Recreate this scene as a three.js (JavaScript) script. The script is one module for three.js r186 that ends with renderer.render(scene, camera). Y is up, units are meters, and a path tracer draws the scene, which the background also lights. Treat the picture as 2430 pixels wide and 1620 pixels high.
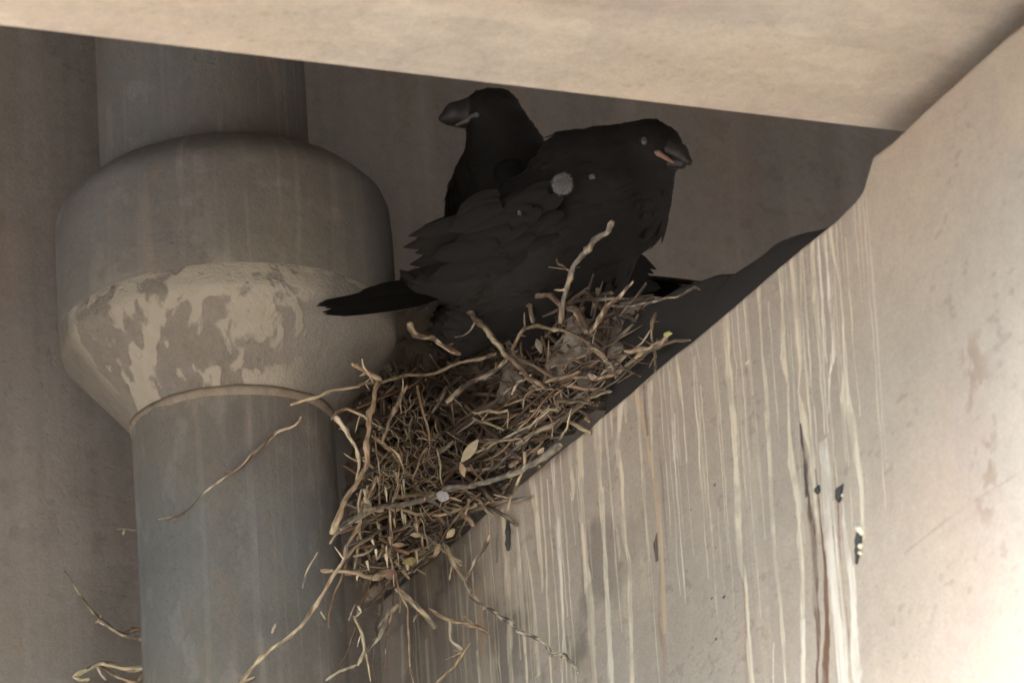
import * as THREE from 'three';
import { mergeGeometries, mergeVertices } from 'three/addons/utils/BufferGeometryUtils.js';
import { MarchingCubes } from 'three/addons/objects/MarchingCubes.js';
import { Sky } from 'three/addons/objects/Sky.js';

// ---------------------------------------------------------------- camera, sky, sun, exposure
const scene = new THREE.Scene();
const renderer = new THREE.WebGLRenderer({ antialias: true });
renderer.setSize(1024, 682);
renderer.toneMapping = THREE.LinearToneMapping;
renderer.toneMappingExposure = 5.3;
renderer.shadowMap.enabled = true;

const DIST = 9, PITCH = 22 * Math.PI / 180, ROLL = -4 * Math.PI / 180;
const camera = new THREE.PerspectiveCamera(6.06, 2430 / 1620, 0.1, 3000);
camera.position.set(0, 1.6, 0);
camera.rotation.order = 'YXZ';
camera.rotation.set(PITCH, 0, ROLL);
camera.focus = 9.2; camera.userData.fStop = 7;
camera.updateMatrixWorld(true);
camera.updateProjectionMatrix();

const SUN_DIR = new THREE.Vector3(-0.46, 0.50, 0.88).normalize();   // hazy, fairly low, behind the viewer's left shoulder; the beam keeps it off all but the wall's near foot
const sky = new Sky();
sky.name = 'sky';
sky.scale.setScalar(2000);
sky.userData.kind = 'structure';
sky.material.uniforms.sunPosition.value.copy(SUN_DIR);
sky.material.uniforms.turbidity.value = 10;
sky.material.uniforms.rayleigh.value = 0.7;
sky.material.uniforms.mieCoefficient.value = 0.005;
scene.add(sky);
scene.environmentIntensity = 0.11;

const sun = new THREE.DirectionalLight(0xffe6c6, 3.3);
sun.position.copy(SUN_DIR).multiplyScalar(40);
sun.castShadow = true;
sun.shadow.radius = 70;
sun.shadow.mapSize.set(2048, 2048);
Object.assign(sun.shadow.camera, { left: -25, right: 25, top: 25, bottom: -25, near: 1, far: 120 });
scene.add(sun, sun.target);

// ---------------------------------------------------------------- helpers
let seed = 12345;
const rnd = () => { seed = (seed * 1664525 + 1013904223) >>> 0; return seed / 4294967296; };
const rr = (a, b) => a + (b - a) * rnd();
const lerp = (a, b, t) => a + (b - a) * t;
const clamp = (x, a = 0, b = 1) => Math.min(b, Math.max(a, x));
const smooth = (a, b, x) => { const t = clamp((x - a) / (b - a)); return t * t * (3 - 2 * t); };
function hash2(x, y, s) {
  let h = Math.imul(x, 374761393) + Math.imul(y, 668265263) + Math.imul(s, 1442695041);
  h = Math.imul(h ^ (h >>> 13), 1274126177); h ^= h >>> 16;
  return (h >>> 0) / 4294967296;
}
function vnoise(x, y, s) {
  const xi = Math.floor(x), yi = Math.floor(y), fx = x - xi, fy = y - yi;
  const u = fx * fx * (3 - 2 * fx), v = fy * fy * (3 - 2 * fy);
  return lerp(lerp(hash2(xi, yi, s), hash2(xi + 1, yi, s), u), lerp(hash2(xi, yi + 1, s), hash2(xi + 1, yi + 1, s), u), v);
}
function fbm(x, y, s, oct = 4) {
  let a = 0.5, t = 0, n = 0;
  for (let i = 0; i < oct; i++) { t += a * vnoise(x, y, s + i * 17); n += a; a *= 0.5; x *= 2.03; y *= 2.03; }
  return t / n;
}
const toS = (c) => { c = clamp(c); return Math.round(255 * (c <= 0.0031308 ? 12.92 * c : 1.055 * Math.pow(c, 1 / 2.4) - 0.055)); };
// fn(x, y) in metres -> [r, g, b, height 0..1], linear colour
function makeTex(w, h, sx, sy, fn) {
  const cd = new Uint8Array(w * h * 4), bd = new Uint8Array(w * h * 4);
  for (let j = 0; j < h; j++) for (let i = 0; i < w; i++) {
    const c = fn((i + 0.5) / w * sx, (j + 0.5) / h * sy, i, j), k = (j * w + i) * 4;
    cd[k] = toS(c[0]); cd[k + 1] = toS(c[1]); cd[k + 2] = toS(c[2]); cd[k + 3] = 255;
    const b = Math.round(255 * clamp(c[3])); bd[k] = bd[k + 1] = bd[k + 2] = b; bd[k + 3] = 255;
  }
  const out = [cd, bd].map((d, n) => {
    const t = new THREE.DataTexture(d, w, h, THREE.RGBAFormat);
    t.magFilter = THREE.LinearFilter; t.minFilter = THREE.LinearFilter;
    t.wrapS = t.wrapT = THREE.MirroredRepeatWrapping;
    if (!n) t.colorSpace = THREE.SRGBColorSpace;
    t.repeat.set(1 / sx, 1 / sy); t.needsUpdate = true;
    return t;
  });
  return out;
}
function texMat(tex, bump, extra = {}) {
  return new THREE.MeshStandardMaterial({ map: tex[0], bumpMap: tex[1], bumpScale: bump, roughness: 0.92, ...extra });
}
// a photograph-derived ray, met with real planes of the place to find where things stand
const _v = new THREE.Vector3();
function ray(x, y) {
  _v.set(x / 2430 * 2 - 1, 1 - y / 1620 * 2, 0.5).unproject(camera).sub(camera.position).normalize();
  return _v.clone();
}
const FWD = new THREE.Vector3(); camera.getWorldDirection(FWD);
const atDepth = (x, y, d) => { const r = ray(x, y); return camera.position.clone().addScaledVector(r, d / r.dot(FWD)); };
const atHeight = (x, y, h) => { const r = ray(x, y); return camera.position.clone().addScaledVector(r, (h - camera.position.y) / r.y); };
const atPlane = (x, y, p, n) => { const r = ray(x, y); return camera.position.clone().addScaledVector(r, p.clone().sub(camera.position).dot(n) / r.dot(n)); };
const UP = new THREE.Vector3(0, 1, 0);
function shadows(o) { o.traverse((m) => { if (m.isMesh) { m.castShadow = m.receiveShadow = true; } }); return o; }
const used = {};
function numbered(name) { const n = used[name] = (used[name] ?? -1) + 1; return n ? name + '_' + String(n).padStart(3, '0') : name; }
function part(name, geo, mat, parent) { const m = new THREE.Mesh(geo, mat); m.name = name; parent.add(m); return m; }
function thing(name, label, category, pos = [0, 0, 0], group) {
  const o = new THREE.Group(); o.name = numbered(name); o.position.set(...pos); scene.add(o);
  o.userData = { label, category }; if (group) o.userData.group = group;
  o.updateMatrixWorld(true); return o;
}
function tag(o, label, category, group) { o.userData = { label, category }; if (group) o.userData.group = group; return o; }

// ---------------------------------------------------------------- where the concrete stands
const LEDGE_Y = atDepth(1480, 936, DIST).y;                 // height of the bearing ledge
const K = atHeight(2047, 460, LEDGE_Y), E = atHeight(1219, 1155, LEDGE_Y);
const WD = E.clone().sub(K).normalize();                    // along the pier wall, away from the viewer
const WN = new THREE.Vector3().crossVectors(UP, WD).normalize();   // wall normal, towards the open side
if (WN.dot(FWD) > 0) WN.negate();
const wallTH = (x, y) => { const p = atPlane(x, y, K, WN).sub(K); return [p.dot(WD), p.y + K.y]; };
const WALL_TOP = wallTH(2250, 195)[1];
const SOFFIT_Y = WALL_TOP + 0.036;
const S0 = atHeight(0, 59, SOFFIT_Y), S1 = atHeight(2030, 298, SOFFIT_Y);
const SD = S1.clone().sub(S0).normalize();                  // along the beam's edge, to the right
const SN = new THREE.Vector3().crossVectors(SD, UP).normalize(); if (SN.dot(FWD) > 0) SN.negate();   // towards the viewer
const CORNER = atHeight(868, 1450, LEDGE_Y);                // where the wall meets the back wall

// ---------------------------------------------------------------- concrete textures
const concrete = (base, amp, s, boards = 0, tint = 1) => (x, y) => {
  const big = fbm(x * 1.6, y * 1.6, s, 4) - 0.5, mid = fbm(x * 9 + 5, y * 9, s + 40, 4) - 0.5, fine = fbm(x * 70, y * 70, s + 80, 3) - 0.5;
  const hue = tint * (fbm(x * 3.1 + 9, y * 3.1, s + 120, 3) - 0.5);
  const bl = boards ? fbm(x * 2.2, y * 26, s + 160, 3) - 0.5 : 0;
  const wx = x + 0.02 * fbm(x * 40, y * 40, s + 5, 2), pit = smooth(0.70, 0.78, fbm(wx * 90, (y + 0.01 * hue) * 110, s + 7, 3)) * smooth(0.5, 0.68, fbm(x * 5, y * 5, s + 3, 3));
  const grit = vnoise(x * 420, y * 420, s + 200) - 0.5, sand = vnoise(x * 900, y * 900, s + 201) - 0.5;
  const v = 1 + amp * (0.9 * big + 0.7 * mid + 0.5 * fine) + 0.16 * grit + 0.14 * sand + boards * bl - 0.09 * pit;
  return [base[0] * v * (1 + 0.22 * hue), base[1] * v, base[2] * v * (1 - 0.28 * hue), 0.5 + 0.25 * mid + 0.3 * fine + 0.2 * grit - 0.3 * pit + 0.5 * bl];
};
const T_soffit = makeTex(1536, 1536, 1.9, 1.9, (() => {
  const c = concrete([0.46, 0.413, 0.348], 0.34, 11, 0.16, 0.4);
  return (x, y) => {
    const o = c(x, y), pink = smooth(0.55, 0.75, fbm(x * 4, y * 5, 501, 4)), grey = smooth(0.56, 0.72, fbm(x * 2.3, y * 7, 733, 4));
    const flake = smooth(0.58, 0.62, fbm(x * 10, y * 16, 91, 5));
    const k = 1 + 0.09 * flake - 0.13 * grey;
    return [o[0] * k * (1 - 0.05 * pink), o[1] * k * (1 - 0.09 * pink), o[2] * k * (1 + 0.02 * grey), o[3] + 0.1 * flake];
  };
})());
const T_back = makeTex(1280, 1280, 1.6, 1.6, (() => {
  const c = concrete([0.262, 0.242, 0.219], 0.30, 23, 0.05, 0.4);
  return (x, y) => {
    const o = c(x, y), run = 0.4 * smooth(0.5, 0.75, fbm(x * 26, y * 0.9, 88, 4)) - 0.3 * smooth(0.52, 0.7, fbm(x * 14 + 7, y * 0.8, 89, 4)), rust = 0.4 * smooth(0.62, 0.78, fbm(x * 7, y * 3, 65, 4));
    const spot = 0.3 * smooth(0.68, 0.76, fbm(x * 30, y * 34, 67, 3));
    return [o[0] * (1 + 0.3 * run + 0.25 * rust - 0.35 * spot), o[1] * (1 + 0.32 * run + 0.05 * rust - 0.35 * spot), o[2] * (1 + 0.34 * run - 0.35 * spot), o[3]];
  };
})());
const T_ground = makeTex(512, 512, 3, 3, concrete([0.46, 0.405, 0.33], 0.8, 57));

// ---------------------------------------------------------------- pier wall texture, with the droppings that run down it
const WT0 = -0.9, WSX = 3.0, WH0 = LEDGE_Y - 1.15, WSY = 1.5;
const z6 = (p) => [1430 + p[0] / 2.351, 600 + p[1] / 2.351, p[2] / 2.351];
const z9 = (p) => [1430 + p[0] / 2.351, 953 + p[1] / 2.351, p[2] / 2.351];
const z8 = (p) => [550 + p[0] / 2.351, 953 + p[1] / 2.351, p[2] / 2.351];
const WHITE = [0.76, 0.70, 0.60], CREAM = [0.68, 0.60, 0.46], TAN = [0.50, 0.38, 0.26], DARK = [0.07, 0.05, 0.045], GREY = [0.12, 0.115, 0.10], PALE = [0.70, 0.64, 0.55];
const streaks = [
  [CREAM, 0.9, [[985, 60, 28], [1000, 250, 22], [1010, 560, 30], [1035, 760, 16], [1040, 1000, 20], [1055, 1150, 40], [1085, 1300, 30], [1100, 1568, 30]].map(z6).concat([[1110, 900, 25], [1125, 1280, 22], [1125, 1600, 30]].map(z9))],
  [CREAM, 0.9, [[1050, 20, 30], [1080, 350, 28], [1100, 600, 25], [1095, 780, 10], [1120, 920, 46], [1160, 1150, 16], [1190, 1400, 14]].map(z6)],
  [CREAM, 0.8, [[1100, -60, 10], [1110, 300, 10], [1130, 560, 15], [1160, 900, 20], [1190, 1400, 20], [1210, 1560, 12]].map(z6)],
  [CREAM, 0.9, [[1165, -100, 34], [1185, 250, 25], [1215, 600, 12], [1230, 850, 18], [1240, 1010, 10]].map(z6)],
  [WHITE, 0.7, [[1205, -60, 8], [1215, 50, 8], [1240, 560, 8], [1250, 800, 5]].map(z6)],
  [WHITE, 0.8, [[1250, 0, 10], [1265, 200, 20], [1290, 480, 20], [1290, 580, 44], [1268, 680, 12], [1260, 900, 6]].map(z6)],
  [CREAM, 0.85, [[1265, -190, 40], [1275, -90, 18], [1330, 200, 10], [1350, 620, 14], [1352, 800, 55], [1390, 950, 48], [1440, 1300, 25], [1455, 1600, 25]].map(z6)],
  [CREAM, 0.8, [[1235, -170, 40], [1250, 60, 12], [1262, 300, 6]].map(z6)],
  [PALE, 0.7, [[1240, 215, 50], [1250, 600, 60], [1290, 1000, 60], [1330, 1400, 70], [1345, 1640, 70]].map(z9)],
  [PALE, 0.85, [[1345, 560, 14], [1360, 760, 20], [1390, 950, 35], [1405, 1300, 46], [1430, 1640, 40]].map(z9)],
  [WHITE, 0.7, [[1290, 560, 8], [1310, 900, 14], [1350, 1300, 12], [1370, 1600, 10]].map(z9)],
  [CREAM, 0.85, [[682, 300, 40], [700, 600, 35], [725, 900, 30], [745, 1200, 40], [760, 1568, 40]].map(z6).concat([[775, 900, 30], [800, 1050, 24], [820, 1400, 30], [838, 1600, 25]].map(z9))],
  [CREAM, 0.6, [[718, 310, 6], [745, 640, 7], [755, 900, 10], [765, 1150, 6]].map(z6)],
  [CREAM, 0.7, [[870, 150, 28], [885, 400, 10], [887, 560, 12], [905, 700, 22], [920, 900, 28], [935, 1200, 24], [955, 1568, 25]].map(z6).concat([[970, 900, 20], [985, 1050, 25], [1010, 1350, 20], [1022, 1640, 12]].map(z9))],
  [CREAM, 0.9, [[403, 540, 6], [430, 720, 20], [450, 880, 9], [470, 1150, 12], [472, 1170, 6]].map(z6)],
  [WHITE, 0.55, [[512, 470, 20], [550, 640, 6]].map(z6)],
  [WHITE, 0.35, [[405, 900, 10], [395, 1160, 12]].map(z6)],
  [TAN, 0.85, [[175, 740, 60], [220, 920, 28], [240, 1000, 14], [265, 1150, 20], [290, 1300, 25], [325, 1568, 30]].map(z6).concat([[335, 900, 25], [350, 1290, 25]].map(z9))],
  [CREAM, 0.6, [[265, 720, 30], [275, 1050, 16], [285, 1250, 6]].map(z6)],
  [CREAM, 0.85, [[105, 790, 52], [90, 1000, 30], [85, 1080, 26], [108, 1250, 22], [122, 1568, 22]].map(z6).concat([[150, 900, 24], [160, 1250, 22], [168, 1640, 25]].map(z9))],
  [CREAM, 0.7, [[45, 850, 20], [55, 960, 10], [55, 1020, 4]].map(z6)],
  [WHITE, 0.55, [[0, 480, 12], [20, 900, 20], [50, 1640, 35]].map(z9)],
  [WHITE, 0.7, [[1118, 1220, 26], [1122, 1640, 26]].map(z9)],
  [WHITE, 0.5, [[60, 590, 12], [85, 760, 22], [92, 890, 8]].map(z9)],
  [WHITE, 0.4, [[955, 1350, 12], [958, 1640, 10]].map(z9)],
  [WHITE, 0.7, [[612, 690, 14], [608, 720, 10]].map(z9)],
  [WHITE, 0.4, [[640, 600, 4], [665, 960, 12], [685, 1050, 4]].map(z9)],
  [CREAM, 0.85, [[1665, 340, 36], [1700, 600, 35], [1720, 850, 25], [1735, 1060, 8]].map(z8)],
  [CREAM, 0.85, [[1590, 700, 10], [1600, 820, 25], [1625, 1200, 25], [1650, 1640, 15]].map(z8)],
  [CREAM, 0.75, [[1505, 600, 20], [1520, 700, 35], [1540, 1000, 40], [1562, 1640, 25]].map(z8)],
  [CREAM, 0.75, [[1715, 330, 12], [1750, 800, 15], [1770, 1300, 12], [1790, 1640, 12]].map(z8)],
  [WHITE, 0.8, [[1785, 300, 30], [1800, 420, 15], [1830, 850, 18], [1852, 1300, 12], [1842, 1640, 10]].map(z8)],
  [CREAM, 0.9, [[1938, 180, 50], [1950, 500, 25], [1970, 850, 25], [2000, 1150, 40], [2032, 1640, 35]].map(z8)],
  [CREAM, 0.9, [[2035, 90, 64], [2050, 320, 30], [2070, 700, 20], [2095, 1150, 20], [2122, 1640, 15]].map(z8)],
  [CREAM, 0.85, [[1885, 230, 30], [1905, 500, 18], [1900, 550, 14]].map(z8)],
  [TAN, 0.6, [[1365, 1000, 10], [1375, 1080, 40], [1425, 1640, 42]].map(z8)],
  [CREAM, 0.7, [[1298, 800, 14], [1310, 1000, 14], [1318, 1330, 10]].map(z8)],
  [WHITE, 0.7, [[1368, 1390, 16], [1388, 1640, 12]].map(z8)],
  [CREAM, 0.7, [[1640, 800, 6], [1690, 1150, 18], [1712, 1530, 22]].map(z8)],
  [WHITE, 0.5, [[1085, 1330, 20], [1100, 1640, 20]].map(z8)],
  [WHITE, 0.4, [[1020, 1200, 10], [1005, 1640, 12]].map(z8)],
  [WHITE, 0.4, [[950, 1250, 20], [960, 1640, 24]].map(z8)],
  // dark clots and wet runs
  [DARK, 1.2, [[1105, 960, 10], [1112, 1050, 24], [1132, 1150, 26], [1142, 1300, 24], [1140, 1360, 8]].map(z6)],
  [[0.13, 0.082, 0.06], 1.15, [[1142, 470, 8], [1165, 700, 36], [1190, 900, 40], [1192, 1080, 42], [1205, 1300, 24], [1200, 1640, 10]].map(z9)],
  [[0.16, 0.09, 0.055], 1.1, [[1190, 380, 5], [1225, 700, 10], [1240, 900, 14], [1258, 1300, 28], [1240, 1640, 40]].map(z9)],
  [[0.20, 0.125, 0.08], 0.8, [[1295, 230, 8], [1320, 800, 8], [1345, 1000, 8], [1385, 1400, 6]].map(z9)],
  [[0.12, 0.07, 0.05], 0.7, [[232, 690, 14], [240, 900, 12], [252, 1020, 10]].map(z6)],
  [[0.10, 0.06, 0.05], 0.75, [[300, 740, 8], [292, 790, 24], [305, 890, 14]].map(z9)],
  [[0.28, 0.17, 0.10], 0.5, [[785, 850, 6], [795, 1150, 10], [800, 1400, 24], [805, 1640, 10]].map(z9)],
  [[0.30, 0.18, 0.10], 0.45, [[320, 950, 6], [318, 1250, 16], [345, 1400, 30], [345, 1640, 20]].map(z9)],
  [GREY, 0.45, [[1550, 680, 30], [1552, 830, 20]].map(z8)],
  [GREY, 0.4, [[1490, 600, 20], [1480, 900, 20]].map(z8)],
].concat(Array.from({ length: 45 }, () => {
  // fainter runs that start anywhere along the ledge
  const x = rr(960, 2075), e = 936 + (1480 - x) * 0.84, y0 = e + (rnd() < 0.6 ? 0 : rr(20, 300)), L = rr(60, 620), w = rr(2, 7);
  return [rnd() < 0.6 ? CREAM : rnd() < 0.6 ? WHITE : [0.20, 0.15, 0.11], rr(0.15, 0.5), [0, 0.3, 0.7, 1].map((u) => [x + u * L * 0.075, y0 + u * L, w * (u === 1 ? 0.4 : rr(0.6, 1.3))])];
}), Array.from({ length: 48 }, () => {
  // hairline drips, thickest under the nest and at the ledge's near end
  const x = rnd() < 0.5 ? rr(1000, 1520) : rnd() < 0.6 ? rr(1830, 2060) : rr(1500, 1850), y0 = 936 + (1480 - x) * 0.84 + (rnd() < 0.75 ? 0 : rr(20, 200)), L = rr(120, 760), w = rr(1.6, 4);
  return [rnd() < 0.7 ? CREAM : WHITE, rr(0.3, 0.75), [0, 0.4, 1].map((u) => [x + u * L * 0.075, y0 + u * L, w * (u === 1 ? 0.5 : 1)])];
})).map(([c, a, pts]) => {
  // each run keeps its own place on the wall: (along, height, half width along the wall)
  const q = pts.map(([x, y, w]) => { const [t, h] = wallTH(x, y), [t2] = wallTH(x + w * 0.5, y); return [t, h, 1.02 * Math.abs(t2 - t)]; });
  q.sort((m, n) => n[1] - m[1]);
  return { c, a, q };
});
const specks = [[1430 + 628 / 2.351, 953 + 465 / 2.351, 3], [1430 + 680 / 2.351, 953 + 1090 / 2.351, 4], [1430 + 635 / 2.351, 953 + 1325 / 2.351, 3.5], [1700, 1300, 2], [1775, 860, 6, CREAM], [1690, 1420, 3], [1640, 1210, 2]].map(([x, y, r, c]) => { const [t, h] = wallTH(x, y); return { t, h, r: r / 1700, c: c || [0.05, 0.04, 0.035] }; });
const CRACK = [[2480, 1085], [2350, 1165], [2250, 1232], [2150, 1310]].map(([x, y]) => wallTH(x, y));
const FLAKE = [[2310, 850], [2325, 950], [2345, 1030], [2335, 1110], [2345, 1180]].map(([x, y]) => wallTH(x, y));
const WT_W = 2048, WT_H = 1536;
const T_wall = (() => {
  const base = concrete([0.395, 0.338, 0.277], 0.24, 35, 0.04, 0.25);
  const N = WT_W * WT_H, cov = new Float32Array(N * 4), hgt = new Float32Array(N);
  const blend = (i, j, c, a, up) => { if (i < 0 || j < 0 || i >= WT_W || j >= WT_H || a <= 0) return; const k = j * WT_W + i; for (let m = 0; m < 3; m++) cov[k * 4 + m] = cov[k * 4 + m] * (1 - a) + c[m] * a; cov[k * 4 + 3] = cov[k * 4 + 3] * (1 - a) + a; hgt[k] = Math.max(hgt[k] * (1 - 0.5 * a), up * a); };
  streaks.forEach(({ c, a, q }, n) => {
    const jt = Math.ceil((q[0][1] - WH0) / WSY * WT_H), jb = Math.floor((q[q.length - 1][1] - WH0) / WSY * WT_H);
    for (let j = Math.max(0, jb); j <= Math.min(WT_H - 1, jt); j++) {
      const h = WH0 + (j + 0.5) / WT_H * WSY;
      let s = 0; while (s < q.length - 2 && q[s + 1][1] > h) s++;
      const u = clamp((q[s][1] - h) / (q[s][1] - q[s + 1][1] || 1));
      const wob = (fbm(h * 20, n * 3.7, 900 + n, 3) - 0.5) * 0.008;
      const tc = lerp(q[s][0], q[s + 1][0], u) + wob;
      const w = Math.max(0.0016, lerp(q[s][2], q[s + 1][2], u) * (0.6 + 0.8 * fbm(h * 40, n * 5.1, 950 + n, 3)));
      const i0 = Math.floor((tc - 2 * w - WT0) / WSX * WT_W), i1 = Math.ceil((tc + 2 * w - WT0) / WSX * WT_W);
      for (let i = i0; i <= i1; i++) {
        const t = WT0 + (i + 0.5) / WSX * 0 + (i + 0.5) / WT_W * WSX, d = Math.abs(t - tc) / w;
        const gr = fbm(t * 160, h * 18, 970 + n, 3);
        const al = 1.2 * a * smooth(1.2, 0.6, d + (gr - 0.5) * 0.9) * (0.55 + 0.52 * smooth(0.3, 0.62, fbm(t * 240, h * 7, 990 + n, 3))) * (0.45 + 0.62 * smooth(0.34, 0.58, fbm(t * 26, h * 22, 1200 + n, 4)));
        blend(i, j, c.map((v) => v * (0.86 + 0.28 * gr)), clamp(al), 0.7 + 0.3 * gr);
      }
    }
  });
  for (const s of specks) {
    const ci = (s.t - WT0) / WSX * WT_W, cj = (s.h - WH0) / WSY * WT_H, ri = s.r * 2.2 / WSX * WT_W, rj = s.r / WSY * WT_H;
    for (let j = Math.floor(cj - 2 * rj); j <= cj + 2 * rj; j++) for (let i = Math.floor(ci - 2 * ri); i <= ci + 2 * ri; i++) {
      const d = Math.hypot((i - ci) / ri, (j - cj) / rj); blend(i, j, s.c, smooth(1.2, 0.7, d + hash2(i, j, 3) * 0.3), 0.4);
    }
  }
  const near = (pts, t, h) => { let b = 9; for (let i = 0; i < pts.length - 1; i++) { const [ax, ay] = pts[i], [bx, by] = pts[i + 1]; const ux = bx - ax, uy = by - ay, k = clamp(((t - ax) * ux + (h - ay) * uy) / (ux * ux + uy * uy)); b = Math.min(b, Math.hypot(t - ax - k * ux, h - ay - k * uy)); } return b; };
  return makeTex(WT_W, WT_H, WSX, WSY, (x, y, i, j) => {
    const t = WT0 + x, h = WH0 + y, o = base(x + 3, y + 7), k = j * WT_W + i;
    let [r, g, b, ht] = o;
    const pink = smooth(0.5, 0.72, fbm(t * 5, h * 4, 611, 4)), gry = smooth(0.52, 0.7, fbm(t * 4 + 3, h * 2.4, 622, 4));
    r *= 1 - 0.05 * gry; g *= 1 - 0.035 * pink - 0.035 * gry; b *= 1 - 0.03 * pink - 0.01 * gry;
    // grime held in grainy patches under the nest
    const zone = smooth(0.5, 1.0, t) * smooth(LEDGE_Y - 1.1, LEDGE_Y - 0.2, h + 0.2 * fbm(t * 6, h * 3, 5, 3));
    const grime = smooth(0.52, 0.66, fbm(t * 7, h * 6, 633, 5)) * zone;
    r *= 1 - 0.42 * grime; g *= 1 - 0.42 * grime; b *= 1 - 0.40 * grime;
    const run = smooth(0.58, 0.72, fbm(t * 34, h * 1.7, 644, 4)) * smooth(-0.1, 0.3, t);
    r *= 1 + 0.12 * run; g *= 1 + 0.11 * run; b *= 1 + 0.08 * run;
    const sp = 0.6 * smooth(0.70, 0.76, fbm(t * 45, h * 75, 655, 3)) * smooth(0.5, 0.6, fbm(t * 5, h * 7, 656, 2));
    r *= 1 - 0.25 * sp; g *= 1 - 0.27 * sp; b *= 1 - 0.28 * sp;
    if (t < 0.2) {
      const dc = near(CRACK, t + 0.006 * (fbm(h * 60, 0, 7, 2) - 0.5), h), cr = 0.4 * smooth(0.0022, 0.0006, dc) * smooth(0.3, 0.6, fbm(t * 20, h * 20, 8, 2));
      r *= 1 - 0.45 * cr; g *= 1 - 0.5 * cr; b *= 1 - 0.55 * cr; ht -= 0.5 * cr;
      const df = near(FLAKE, t, h), fl = smooth(0.05, 0.01, df) * 0.7 * smooth(0.5, 0.6, fbm(t * 50, h * 45, 9, 5));
      r *= 1 - 0.28 * fl; g *= 1 - 0.36 * fl; b *= 1 - 0.42 * fl;
    }
    const a = cov[k * 4 + 3];
    if (a > 0) { r = r * (1 - a) + cov[k * 4]; g = g * (1 - a) + cov[k * 4 + 1]; b = b * (1 - a) + cov[k * 4 + 2]; }
    return [r, g, b, 0.55 * ht + 0.45 * hgt[k]];
  });
})();

// ---------------------------------------------------------------- ground and concrete
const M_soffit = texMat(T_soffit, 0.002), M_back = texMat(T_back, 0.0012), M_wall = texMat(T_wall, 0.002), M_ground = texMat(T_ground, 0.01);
const basis = (x, y, z, o) => new THREE.Matrix4().makeBasis(x, y, z).setPosition(o);
// box-projected uv in metres, in the geometry's own axes
function boxUV(g, ox = 0, oy = 0) {
  if (g.index) g = g.toNonIndexed();
  const p = g.attributes.position, uv = new Float32Array(p.count * 2), a = new THREE.Vector3(), b = new THREE.Vector3(), c = new THREE.Vector3();
  for (let i = 0; i < p.count; i += 3) {
    a.fromBufferAttribute(p, i); b.fromBufferAttribute(p, i + 1); c.fromBufferAttribute(p, i + 2);
    const n = b.clone().sub(a).cross(c.clone().sub(a)), ax = Math.abs(n.x), ay = Math.abs(n.y), az = Math.abs(n.z);
    [a, b, c].forEach((v, k) => { const q = az >= ax && az >= ay ? [v.x, v.y] : ay >= ax ? [v.x, v.z] : [v.z, v.y]; uv[(i + k) * 2] = q[0] - ox; uv[(i + k) * 2 + 1] = q[1] - oy; });
  }
  g.setAttribute('uv', new THREE.BufferAttribute(uv, 2));
  return g;
}
const ground = new THREE.Mesh(boxUV(new THREE.PlaneGeometry(1200, 1200).rotateX(-Math.PI / 2)), M_ground);
ground.name = 'ground'; ground.userData.kind = 'structure'; scene.add(ground);

// pier wall: a profile in (along, height), pushed into the pier; its far part is cut down to the bearing ledge
const [tn, hn] = wallTH(2068, 353);
const tBack = CORNER.clone().sub(K).dot(WD);
{
  const s = new THREE.Shape();
  s.moveTo(-1.9, 0); s.lineTo(-1.9, WALL_TOP);
  const t1 = wallTH(2430, 50)[0];
  for (let i = 0; i <= 40; i++) { const t = lerp(-1.85, tn - 0.05, i / 40); s.lineTo(t, WALL_TOP - 0.010 * fbm(t * 9, 3, 71, 3) - 0.008 * smooth(tn - 0.3, tn, t)); }
  s.quadraticCurveTo(tn - 0.005, WALL_TOP - 0.012, tn, hn - 0.01);
  s.lineTo(-0.006, LEDGE_Y + 0.012); s.quadraticCurveTo(0, LEDGE_Y, 0.05, LEDGE_Y - 0.001);
  for (let i = 1; i <= 60; i++) { const t = lerp(0.05, tBack + 0.4, i / 60); s.lineTo(t, LEDGE_Y - 0.005 * fbm(t * 14, 9, 72, 3)); }
  s.lineTo(tBack + 0.4, 0);
  let g = new THREE.ExtrudeGeometry(s, { depth: 0.55, bevelEnabled: true, bevelThickness: 0.008, bevelSize: 0.008, bevelOffset: -0.008, bevelSegments: 3, curveSegments: 6 });
  g.translate(0, 0, 0.008);
  g = boxUV(g, WT0, WH0);
  g.applyMatrix4(basis(WD, UP, WN.clone().negate(), new THREE.Vector3(K.x, 0, K.z)));
  const m = new THREE.Mesh(g, M_wall); m.name = 'pier_wall'; scene.add(m);
  tag(m, 'tan concrete pier wall streaked with white bird droppings below the nest', 'wall');
}
// back wall
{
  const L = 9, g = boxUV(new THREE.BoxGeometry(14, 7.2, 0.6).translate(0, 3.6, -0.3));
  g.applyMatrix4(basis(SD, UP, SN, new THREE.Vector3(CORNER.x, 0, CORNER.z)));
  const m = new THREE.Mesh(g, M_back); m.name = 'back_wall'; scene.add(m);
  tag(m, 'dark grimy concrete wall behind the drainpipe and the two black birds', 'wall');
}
// shallow strip that stands out from the back wall behind the pipe
{
  const p = atPlane(900, 330, CORNER.clone().addScaledVector(SN, 0.045), SN), x1 = p.clone().sub(CORNER).dot(SD);
  const g = boxUV(new THREE.BoxGeometry(0.34, SOFFIT_Y + 1.79, 0.06).translate(x1 - 0.17, (SOFFIT_Y + 1.79) / 2, 0.015), 0.4, 0.2);
  g.applyMatrix4(basis(SD, UP, SN, new THREE.Vector3(CORNER.x, 0, CORNER.z)));
  const m = new THREE.Mesh(g, M_back); m.name = 'wall_pilaster'; scene.add(m);
  tag(m, 'shallow vertical concrete strip on the back wall just behind the drainpipe', 'pilaster');
}
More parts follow.
